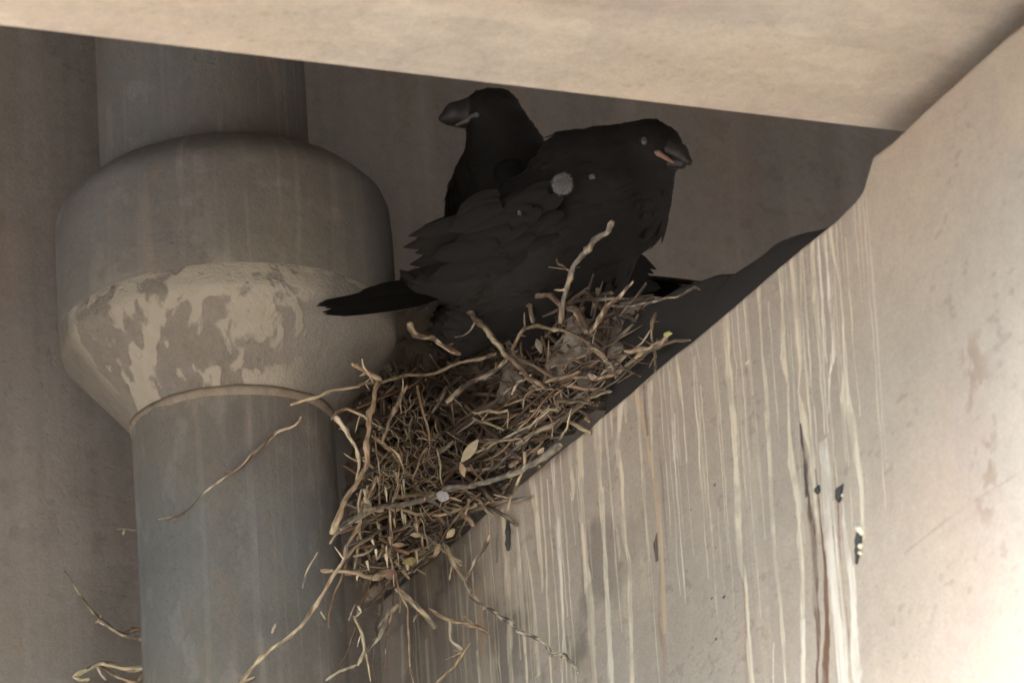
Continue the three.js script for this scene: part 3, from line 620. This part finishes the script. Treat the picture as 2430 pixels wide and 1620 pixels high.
const z5 = ([x, y]) => [650 + x / 2.351, 600 + y / 2.351], z8p = ([x, y]) => [550 + x / 2.351, 953 + y / 2.351], z2 = ([x, y]) => [700 + x / 2.351, 150 + y / 2.351], z4 = ([x, y]) => [x / 2.351, 600 + y / 2.351], z7 = ([x, y]) => [x / 2.351, 953 + y / 2.351];
// sticks that can be followed one by one in the photograph: [points, map, width at start, at end, paleness, depth off the nest's face, further depth change]
const heroes = [
  [[[1000, 165], [1130, 370], [1260, 520], [1340, 600], [1420, 700], [1520, 765]], z5, 46, 34, 0.35, -0.21, 0.19],
  [[[1120, 390], [1100, 430], [1060, 460], [1010, 470]], z5, 16, 8, 0.4, -0.18, 0],
  [[[755, 395], [900, 480], [1040, 565]], z5, 40, 34, 0.35, -0.24, 0.06],
  [[[1240, 560], [1100, 600], [980, 630], [830, 680], [600, 720], [460, 745], [240, 805], [90, 845]], z5, 26, 16, 0.85, -0.03, -0.01],
  [[[440, 620], [590, 710], [555, 850], [530, 980], [512, 1080], [522, 1180], [450, 1300], [380, 1410], [320, 1568]], z5, 30, 34, 0.9, -0.05, -0.02],
  [[[490, 590], [500, 640], [540, 690]], z5, 14, 18, 0.9, -0.05, 0],
  [[[320, 930], [350, 890], [405, 868], [480, 900], [535, 955]], z5, 20, 16, 0.9, -0.04, 0],
  [[[335, 905], [400, 985], [460, 1090], [478, 1170], [458, 1290]], z5, 30, 16, 0.8, -0.035, 0],
  [[[1408, 70], [1420, 200], [1445, 390]], z5, 30, 36, 0.3, -0.05, 0.04],
  [[[1770, 885], [1670, 985], [1580, 1095], [1540, 1190], [1505, 1310], [1480, 1450]], z2, 40, 34, 0.3, -0.07, 0.05],
  [[[1460, 1090], [1500, 1130], [1545, 1160]], z2, 10, 16, 0.3, -0.04, 0],
  [[[1885, 1215], [1740, 1360], [1640, 1510]], z2, 20, 36, 0.4, -0.06, 0.03],
  [[[1745, 1352], [2000, 1330], [2130, 1305], [2260, 1262]], z2, 20, 12, 0.3, -0.04, 0],
  [[[1330, 540], [1400, 420], [1560, 430], [1700, 470], [1800, 540], [1860, 610], [1905, 695]], z5, 24, 22, 0.45, -0.03, 0],
  [[[1770, 530], [1850, 580], [1862, 620]], z5, 14, 18, 0.95, -0.035, 0],
  [[[2132, 335], [2110, 480], [2130, 660]], z5, 22, 16, 0.35, -0.02, 0],
  [[[2205, 455], [2050, 560], [1900, 680], [1760, 700], [1560, 700]], z5, 26, 30, 0.4, -0.02, 0],
  [[[1330, 185], [1540, 235], [1690, 320], [1745, 440]], z5, 22, 60, 0.25, -0.01, 0.02],
  [[[1600, 1070], [1500, 1140], [1370, 1215], [1100, 1300], [900, 1350], [700, 1400], [500, 1440], [370, 1545]], z5, 40, 30, 0.25, -0.04, -0.03],
  [[[720, 645], [640, 800], [560, 980], [450, 1160], [320, 1310], [190, 1400], [30, 1580]], z8p, 20, 26, 0.75, -0.05, -0.02],
  [[[878, 630], [880, 850], [920, 1000], [980, 1150], [985, 1320], [1015, 1590]], z8p, 14, 18, 0.55, -0.04, -0.02],
  [[[1440, 740], [1330, 945], [1300, 1000], [1340, 1080], [1430, 1150], [1560, 1230], [1680, 1310], [1780, 1410], [1880, 1440], [1935, 1510]], z8p, 26, 26, 0.5, -0.03, -0.03],
  [[[1190, 800], [1230, 900], [1300, 1000]], z8p, 34, 30, 0.6, -0.03, 0],
  [[[915, 1040], [1000, 1120], [1090, 1200], [1135, 1265]], z8p, 36, 30, 0.65, -0.03, 0],
  [[[1100, 1155], [1220, 1220], [1350, 1250], [1440, 1305]], z8p, 26, 18, 0.6, -0.03, 0],
  [[[1215, 1220], [1220, 1330], [1290, 1390]], z8p, 24, 20, 0.75, -0.03, 0],
  [[[1330, 1345], [1240, 1480], [1120, 1590]], z8p, 26, 20, 0.75, -0.03, 0],
  [[[935, 1130], [850, 1250], [770, 1375], [740, 1400]], z8p, 24, 20, 0.6, -0.02, 0],
  [[[680, 1195], [725, 1290], [742, 1385], [700, 1470]], z8p, 18, 26, 0.6, -0.02, 0],
  [[[740, 1390], [765, 1480], [772, 1560]], z8p, 18, 10, 0.7, -0.02, 0],
  [[[690, 1470], [600, 1505], [525, 1555]], z8p, 22, 18, 0.9, -0.02, 0],
  [[[700, 1140], [720, 1170], [690, 1200]], z8p, 22, 14, 0.7, -0.02, 0],
  [[[495, 940], [650, 950], [740, 975], [855, 965]], z8p, 26, 32, 0.9, -0.04, 0],
  [[[860, 590], [1000, 560], [1100, 540], [1210, 520]], z8p, 18, 24, 0.85, -0.03, 0],
  [[[840, 600], [700, 640], [600, 710], [545, 790]], z8p, 36, 22, 0.75, -0.04, 0],
  [[[880, 250], [960, 380], [940, 440], [900, 560]], z8p, 14, 10, 0.85, -0.05, 0],
  [[[850, 400], [790, 500], [740, 600], [700, 650]], z8p, 18, 24, 0.7, -0.04, 0],
  [[[960, 835], [1040, 765], [1180, 690], [1300, 590]], z5, 44, 34, 0.3, -0.02, 0],
  [[[1380, 500], [1400, 610], [1450, 620]], z5, 12, 10, 0.4, -0.02, 0],
  [[[740, 740], [700, 830], [640, 950], [600, 1060]], z5, 34, 20, 0.75, -0.05, 0],
  [[[800, 740], [820, 850], [860, 980], [870, 1060]], z5, 18, 14, 0.5, -0.05, 0],
  [[[1110, 890], [1180, 880], [1300, 880]], z5, 16, 20, 0.8, -0.04, 0],
  [[[1110, 920], [1200, 950], [1280, 985]], z5, 18, 16, 0.9, -0.04, 0],
  [[[1305, 870], [1302, 980]], z5, 8, 8, 0.8, -0.05, 0],
  [[[1160, 1085], [1250, 1050], [1380, 1035], [1390, 1060]], z5, 18, 16, 0.85, -0.04, 0],
  [[[1400, 1110], [1380, 1230], [1340, 1320], [1305, 1440]], z5, 24, 12, 0.9, -0.03, 0],
  [[[1120, 1350], [1170, 1410], [1235, 1470]], z5, 22, 20, 0.85, -0.03, 0],
  [[[1090, 1370], [1070, 1460]], z5, 24, 18, 0.9, -0.03, 0],
  [[[1600, 870], [1560, 800], [1610, 760]], z5, 16, 12, 0.9, -0.03, 0],
  [[[1430, 880], [1500, 890], [1590, 880]], z5, 18, 14, 0.85, -0.03, 0],
  [[[1530, 900], [1555, 960], [1550, 1030]], z5, 16, 8, 0.9, -0.03, 0],
  [[[1420, 980], [1480, 910], [1540, 850]], z5, 16, 12, 0.8, -0.03, 0],
  [[[1610, 650], [1660, 590], [1760, 540]], z5, 30, 18, 0.7, -0.01, 0],
  [[[1330, 790], [1360, 720], [1440, 680]], z5, 20, 16, 0.7, -0.02, 0],
  [[[1390, 870], [1400, 800], [1470, 760], [1560, 760]], z5, 12, 16, 0.45, -0.02, 0],
  [[[910, 1100], [930, 1190], [940, 1300]], z5, 14, 10, 0.8, -0.05, 0],
  [[[850, 1090], [800, 1200], [770, 1260]], z5, 20, 14, 0.8, -0.05, 0],
  [[[700, 1200], [690, 1300], [660, 1390]], z5, 10, 10, 0.85, -0.06, 0],
  [[[570, 1240], [530, 1350], [480, 1450]], z5, 20, 16, 0.75, -0.05, 0],
  [[[1680, 915], [1540, 1000], [1400, 1125], [1300, 1225], [1210, 1280], [1120, 1350], [1050, 1430], [980, 1475], [880, 1487]], z4, 26, 6, 0.5, -0.02, 0],
  [[[1770, 840], [1725, 920], [1705, 960], [1688, 1040]], z7, 12, 8, 0.9, -0.02, 0],
  [[[1535, 1240], [1515, 1290]], z7, 24, 14, 0.8, -0.02, 0],
  [[[1790, 1170], [1815, 1215]], z7, 18, 12, 0.9, -0.02, 0],
  [[[1420, 1535], [1340, 1570]], z7, 18, 18, 0.5, -0.02, 0],
  [[[640, 900], [600, 1010], [560, 1120], [540, 1260]], z8p, 18, 10, 0.2, -0.01, 0],
  [[[760, 1000], [720, 1120], [690, 1260], [640, 1400], [600, 1480]], z8p, 22, 10, 0.15, 0.02, 0],
  [[[850, 1010], [840, 1120], [800, 1250], [790, 1400], [810, 1590]], z8p, 20, 12, 0.1, 0.03, 0],
  [[[900, 1050], [890, 1200], [860, 1330], [850, 1500]], z8p, 16, 10, 0.2, 0.01, 0],
  [[[1980, 1130], [1945, 1220]], z7, 12, 10, 0.5, 0.0, 0],
];
let nTwig = 0;
for (const [pts, map, w0, w1, pale, off, slide] of heroes) {
  const q = pts.map(map).map(([x, y], i, a) => nestPoint(x, y, off + slide * i / Math.max(1, a.length - 1) + rr(-0.004, 0.004)));
  const jag = [q[0]];
  for (let i = 1; i < q.length; i++) { const m = q[i - 1].clone().lerp(q[i], rr(0.35, 0.65)), L = q[i].distanceTo(q[i - 1]); if (L > 0.03) jag.push(m.add(new THREE.Vector3(rr(-1, 1), rr(-1, 1), rr(-0.4, 0.4)).multiplyScalar(Math.min(0.007, L * 0.09)))); jag.push(q[i]); }
  const tw = part('twig', local(stick(jag, 0.8 * w0 / 2.351 / 2 * U, 0.8 * w1 / 2.351 / 2 * U, pale, 8), nest), M_twig, nest); nTwig++;
  if (jag.length > 4) for (let k = 0; k < 2; k++) {
    const i = 1 + Math.floor(rnd() * (jag.length - 2)), p0 = jag[i], t = jag[i + 1].clone().sub(p0).normalize(), dir = t.multiplyScalar(0.6).add(new THREE.Vector3(rr(-1, 1), rr(-1, 1), rr(-0.2, 0.6)).normalize()).normalize(), L = rr(0.008, 0.03), r = Math.min(w0, w1) / 2.351 / 2 * U * 0.6;
    part('spur', local(stick([p0, p0.clone().addScaledVector(dir, L * 0.5), p0.clone().addScaledVector(dir, L).add(new THREE.Vector3(rr(-1, 1), rr(-1, 1), 0).multiplyScalar(0.003))], r, r * 0.5, pale, 6), nest), M_twig, tw);
  }
}
// the rest of the heap
const POLY = [[880, 925], [960, 890], [1090, 850], [1270, 800], [1440, 770], [1580, 800], [1480, 905], [1330, 1030], [1219, 1120], [1180, 1210], [1100, 1290], [1000, 1360], [890, 1390], [840, 1330], [850, 1230], [895, 1110], [915, 1020]];
const inside = (x, y) => { let c = false; for (let i = 0, j = POLY.length - 1; i < POLY.length; j = i++) { const [ax, ay] = POLY[i], [bx, by] = POLY[j]; if ((ay > y) !== (by > y) && x < (bx - ax) * (y - ay) / (by - ay) + ax) c = !c; } return c; };
function heapStick(lenLo, lenHi, wLo, wHi, offLo, offHi, radial, segs) {
  let x, y; do { x = rr(820, 1600); y = rr(760, 1400); } while (!inside(x, y) || (y < 1440 - 0.46 * x + 60 && rnd() < 0.9));
  const flow = rnd() < 0.3 ? rr(-0.75, -0.25) : rr(-2.8, 0.6), L = rr(lenLo, lenHi), off = rr(offLo, offHi), tilt = rr(-0.025, 0.025), cv = rr(-0.35, 0.35);
  const q = [];
  for (let i = 0; i < 6; i++) { const u = i / 5 - 0.5, a = flow + cv * u, j = L * 0.03; q.push([x + Math.cos(a) * L * u + rr(-j, j), y + Math.sin(a) * L * u + rr(-j, j), off + tilt * u * 2 + rr(-0.008, 0.008)]); }
  for (const e of [q[0], q[5]]) { const ed = 936 + (1480 - e[0]) * 0.84; if (e[1] > ed + 25 && rnd() < 0.8) return null; if (e[0] < 800 || e[1] < 770) return null; }
  const w = rr(wLo, wHi);
  return stick(q.map((p) => nestPoint(...p)), w / 2 * U, w * rr(0.5, 0.9) / 2 * U, rnd() < 0.34 ? rr(0.65, 1.0) : rr(0.0, 0.22), radial, segs, rnd() < 0.5);
}
while (nTwig < 225) { const g = heapStick(70, 250, 4, 12, -0.03, 0.05, 5, 10); if (g) { part('twig', local(g, nest), M_twig, nest); nTwig++; } }
{
  const list = []; while (list.length < 300) { const g = heapStick(20, 80, 2, 5, -0.035, 0.06, 4, 5); if (g) list.push(g); }
  // sticks all through the body of the nest
  for (let k = 0; k < 1300; k++) {
    let x, y; do { x = rr(830, 1600); y = rr(700, 1440); } while (!inside(x, Math.max(y, 800 + (1440 - x) * 0.16)));
    const a = rr(0, 3.14), L = rr(40, 150), dz = rr(-0.05, 0.05), off = rr(0.055, 0.15), q = [-0.5, -0.15, 0.2, 0.5].map((u) => [x + Math.cos(a) * L * u + rr(-4, 4), y + Math.sin(a) * L * u + rr(-4, 4), off + dz * u * 2]);
    if (y < 880 && rnd() < 0.7) continue;
    if (q.some(([px, py]) => py > 936 + (1480 - px) * 0.84 - 14 || px < 835)) continue;
    list.push(stick(q.map((p) => nestPoint(...p)), rr(3, 7) * U, rr(2, 4) * U, rr(0, 0.22), 4, 4, true));
  }
  // rootlets and grass matted together on the pipe side
  for (let k = 0; k < 90; k++) {
    const x = rr(925, 1040), y = rr(960, 1160), q = []; let a = rr(0, 6.28), px = x, py = y;
    for (let i = 0; i < 5; i++) { q.push([px, py, -0.045 + rr(-0.008, 0.012)]); a += rr(-1.2, 1.2); px += Math.cos(a) * 16; py += Math.sin(a) * 16; }
    list.push(stick(q.map((p) => nestPoint(...p)), 1.5 * U, 1.0 * U, 0.5, 3, 6));
  }
  const m = part('fine_twigs', local(mergeGeometries(list), nest), M_twig, nest); m.userData.kind = 'stuff';
}
// dry leaves and chips of bark caught in it
function leaf(c, ax, w, col, bend = 0.3) {
  const L = ax.length(), t = ax.clone().normalize(), n0 = VIEWN.clone().applyAxisAngle(t, rr(-0.6, 0.6)), s = new THREE.Vector3().crossVectors(n0, t).normalize(), n = new THREE.Vector3().crossVectors(t, s), pos = [], idx = [], cl = [];
  for (let i = 0; i <= 6; i++) { const u = i / 6, ww = w * Math.pow(Math.sin(Math.PI * clamp(u, 0.03, 0.97)), 0.8), p = c.clone().addScaledVector(t, (u - 0.5) * L).addScaledVector(n, -bend * L * (u - 0.5) ** 2);
    for (const [a, l] of [[-0.5, -0.12], [0, 0.05], [0.5, -0.12]]) { const q = p.clone().addScaledVector(s, a * ww).addScaledVector(n, l * ww); pos.push(q.x, q.y, q.z); const v = 0.8 + 0.4 * rnd(); cl.push(col[0] * v, col[1] * v, col[2] * v); }
    if (i < 6) for (let a = 0; a < 2; a++) { const o = i * 3 + a; idx.push(o, o + 3, o + 1, o + 1, o + 3, o + 4); } }
  const g = new THREE.BufferGeometry(); g.setAttribute('position', new THREE.Float32BufferAttribute(pos, 3)); g.setAttribute('color', new THREE.Float32BufferAttribute(cl, 3)); g.setIndex(idx); g.computeVertexNormals(); return g;
}
for (const [a, b, map, w, col, off] of [
  [[1300, 138], [1400, 240], z5, 44, [0.42, 0.26, 0.13], -0.055], [[1138, 1045], [1045, 1170], z5, 56, [0.55, 0.49, 0.34], -0.06], [[1040, 1165], [1060, 1245], z5, 36, [0.60, 0.45, 0.30], -0.062],
  [[905, 1340], [975, 1370], z5, 66, [0.42, 0.42, 0.44], -0.065], [[1470, 1130], [1505, 1090], z5, 30, [0.60, 0.46, 0.33], -0.05], [[1465, 470], [1490, 550], z5, 40, [0.42, 0.36, 0.29], -0.04], [[1740, 690], [1800, 700], z5, 44, [0.45, 0.34, 0.26], -0.04],
  [[2165, 460], [2215, 450], z5, 26, [0.45, 0.48, 0.18], -0.03], [[850, 950], [930, 980], z8p, 60, [0.30, 0.19, 0.15], -0.05], [[1130, 870], [1165, 790], z8p, 36, [0.48, 0.36, 0.23], -0.03], [[1200, 760], [1245, 710], z8p, 40, [0.46, 0.38, 0.24], -0.03],
  [[960, 900], [1040, 880], z8p, 46, [0.42, 0.36, 0.16], -0.04], [[1000, 740], [1060, 745], z8p, 30, [0.5, 0.42, 0.3], -0.05], [[900, 800], [970, 800], z8p, 28, [0.5, 0.38, 0.26], -0.045], [[790, 990], [840, 960], z8p, 40, [0.55, 0.42, 0.30], -0.05]]) {
  const [ax, ay] = map(a), [bx, by] = map(b), p = nestPoint(ax, ay, off), q = nestPoint(bx, by, off);
  part('dry_leaf', local(leaf(p.clone().add(q).multiplyScalar(0.5), q.clone().sub(p), w / 2.351 * U, col), nest), M_twig, nest);
}
// hanging pale drips of dried droppings on the sticks at the nest's foot
for (let k = 0; k < 26; k++) { const x = rr(860, 1000), y = rr(1120, 1340), L = rr(14, 60); part('dried_drip', local(stick([nestPoint(x, y, -0.05), nestPoint(x + 2, y + L * 0.5, -0.05), nestPoint(x + 4, y + L, -0.05)], rr(3, 6) * U, 0.8 * U, 1, 5, 4), nest), M_twig, nest); }

// ---------------------------------------------------------------- low near-black bank lying along the ledge
{
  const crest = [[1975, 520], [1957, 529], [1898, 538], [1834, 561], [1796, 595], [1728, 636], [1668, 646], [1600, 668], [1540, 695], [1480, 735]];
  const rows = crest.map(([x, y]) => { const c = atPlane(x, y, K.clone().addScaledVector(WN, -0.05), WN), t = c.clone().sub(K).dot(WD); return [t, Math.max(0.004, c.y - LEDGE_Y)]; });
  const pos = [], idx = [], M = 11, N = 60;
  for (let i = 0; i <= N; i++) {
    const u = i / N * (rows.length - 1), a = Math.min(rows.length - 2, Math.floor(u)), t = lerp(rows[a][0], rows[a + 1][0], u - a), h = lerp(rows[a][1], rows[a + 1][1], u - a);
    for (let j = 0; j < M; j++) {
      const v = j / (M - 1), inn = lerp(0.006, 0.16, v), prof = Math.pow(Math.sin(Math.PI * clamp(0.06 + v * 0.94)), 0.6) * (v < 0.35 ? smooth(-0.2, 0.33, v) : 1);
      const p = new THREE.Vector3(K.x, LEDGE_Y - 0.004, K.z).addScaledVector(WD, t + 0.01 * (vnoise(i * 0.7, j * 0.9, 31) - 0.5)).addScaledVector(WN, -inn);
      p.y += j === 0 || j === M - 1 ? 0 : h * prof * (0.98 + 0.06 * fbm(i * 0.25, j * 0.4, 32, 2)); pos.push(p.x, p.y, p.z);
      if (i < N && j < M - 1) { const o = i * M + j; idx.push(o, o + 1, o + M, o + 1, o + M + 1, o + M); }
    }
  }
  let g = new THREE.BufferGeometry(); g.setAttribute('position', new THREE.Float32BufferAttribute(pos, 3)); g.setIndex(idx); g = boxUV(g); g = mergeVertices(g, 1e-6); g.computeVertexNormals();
  const m = new THREE.Mesh(g, new THREE.MeshStandardMaterial({ color: new THREE.Color().setRGB(0.032, 0.030, 0.028), roughness: 0.95, side: THREE.DoubleSide })); m.name = 'dark_bank'; scene.add(m); tag(m, 'low smooth near-black bank along the ledge edge right of the nest', 'mound'); m.userData.kind = 'stuff';
}

// ---------------------------------------------------------------- loose twigs caught behind the pipe, clots on the wall
const dBack = (x, y) => atPlane(x, y, CORNER, SN).sub(camera.position).dot(FWD);
function looseTwig(name, label, runs) {
  const pt = (map, p, off) => { const [x, y] = map(p); return atDepth(x, y, dBack(x, y) - off); };
  const o = pt(runs[0][1], runs[0][0][0], 0.02), t = thing(name, label, 'twig', o.toArray(), 'twigs caught behind the drainpipe');
  for (const [pts, map, w0, w1, pale, off, off2] of runs) part('stem', local(stick(pts.map((p, i) => pt(map, p, lerp(off, off2, i / (pts.length - 1)))), w0 / 4.7 * U, w1 / 4.7 * U, pale, 7), t), M_twig, t);
  return t;
}
looseTwig('loose_twig', 'thin forked twig slanting down the back wall left of the drainpipe', [
  [[[355, 945], [430, 1050], [470, 1120], [550, 1210], [680, 1300], [880, 1340]], z7, 8, 20, 0.35, 0.012, 0.10], [[[530, 1230], [555, 1215], [560, 1190]], z7, 14, 8, 0.95, 0.03, 0.05], [[[550, 1225], [620, 1255], [690, 1300]], z7, 18, 14, 0.9, 0.045, 0.06], [[[690, 1290], [760, 1270], [860, 1280]], z7, 26, 20, 0.05, 0.05, 0.12]]);
looseTwig('twig_bundle', 'clump of pale broken twigs at the foot of the picture beside the drainpipe', [
  [[[405, 1535], [480, 1500], [560, 1460], [700, 1490], [900, 1470]], z7, 24, 20, 0.75, 0.012, 0.12], [[[410, 1540], [460, 1555], [500, 1545]], z7, 26, 18, 0.95, 0.03, 0.05], [[[540, 1470], [570, 1530], [590, 1550]], z7, 22, 16, 0.95, 0.05, 0.06], [[[560, 1470], [640, 1530], [760, 1570], [900, 1560]], z7, 18, 20, 0.5, 0.03, 0.12], [[[700, 1490], [760, 1500], [830, 1465]], z7, 22, 20, 0.6, 0.05, 0.1], [[[760, 1560], [800, 1520], [860, 1530]], z7, 30, 24, 0.4, 0.07, 0.1], [[[480, 1490], [560, 1450], [640, 1460]], z7, 14, 12, 0.1, 0.05, 0.06]]);
looseTwig('twig_stub', 'short pale twig stub poking out behind the drainpipe halfway down', [
  [[[640, 710], [700, 708], [860, 740]], z7, 14, 18, 0.1, 0.012, 0.12], [[[685, 740], [692, 710], [700, 705]], z7, 18, 12, 1, 0.04, 0.05], [[[735, 720], [755, 712]], z7, 18, 14, 1, 0.06, 0.06]]);
looseTwig('twig_sprig', 'hair thin dark twig on the back wall above the pale stub', [[[[640, 545], [700, 545], [770, 536], [860, 540]], z7, 5, 8, 0.1, 0.006, 0.08]]);

const M_clot = new THREE.MeshStandardMaterial({ color: new THREE.Color().setRGB(0.045, 0.045, 0.043), roughness: 0.8 }), M_lime = new THREE.MeshStandardMaterial({ color: new THREE.Color().setRGB(0.72, 0.66, 0.52), roughness: 0.9 });
function clot(label, pts, white) {
  const A = (x, y, lift) => { const p = atPlane(x, y, K, WN).addScaledVector(WN, lift); return p.toArray(); };
  const t = thing('dropping_clot', label, 'dropping', A(pts[0][0], pts[0][1], 0.002), 'dried clots stuck to the pier wall');
  const mk = (l) => bodyGeo(l.slice(1).map((q, i) => [A(l[i][0], l[i][1], l[i][2] * U * 0.6), A(q[0], q[1], q[2] * U * 0.6), l[i][2] * U, q[2] * U]), 0.003, 0.002, 0.0012, 4);
  part('dark_clot', local(mk(pts), t), M_clot, t);
  for (const w of white) part('white_cap', local(mk(w), t), M_lime, t);
}
clot('long dark clot with white bands hanging at the end of a pale run', [[2045, 1262, 7], [2043, 1285, 8], [2041, 1308, 7], [2036, 1335, 4]], [[[2034, 1252, 4], [2046, 1258, 7], [2050, 1266, 5]], [[2038, 1295, 4], [2048, 1297, 7]], [[2040, 1308, 5], [2047, 1314, 5]]]);
clot('dark leafy clot on the wall beside the broad white run', [[2003, 1150, 3], [1998, 1165, 8], [1996, 1180, 7], [1993, 1190, 3]], [[[2002, 1176, 4], [2003, 1170, 3]]]);
clot('small round dark clot between two white runs on the wall', [[1945, 1154, 3], [1944, 1164, 6], [1942, 1168, 3]], []);
clot('dark narrow clot on the wall under the nest', [[1208, 1235, 4], [1210, 1262, 7], [1209, 1290, 6], [1208, 1304, 4]], []);

scene.traverse((m) => { if (m.isMesh && !m.isSky) m.castShadow = m.receiveShadow = true; });
renderer.render(scene, camera);
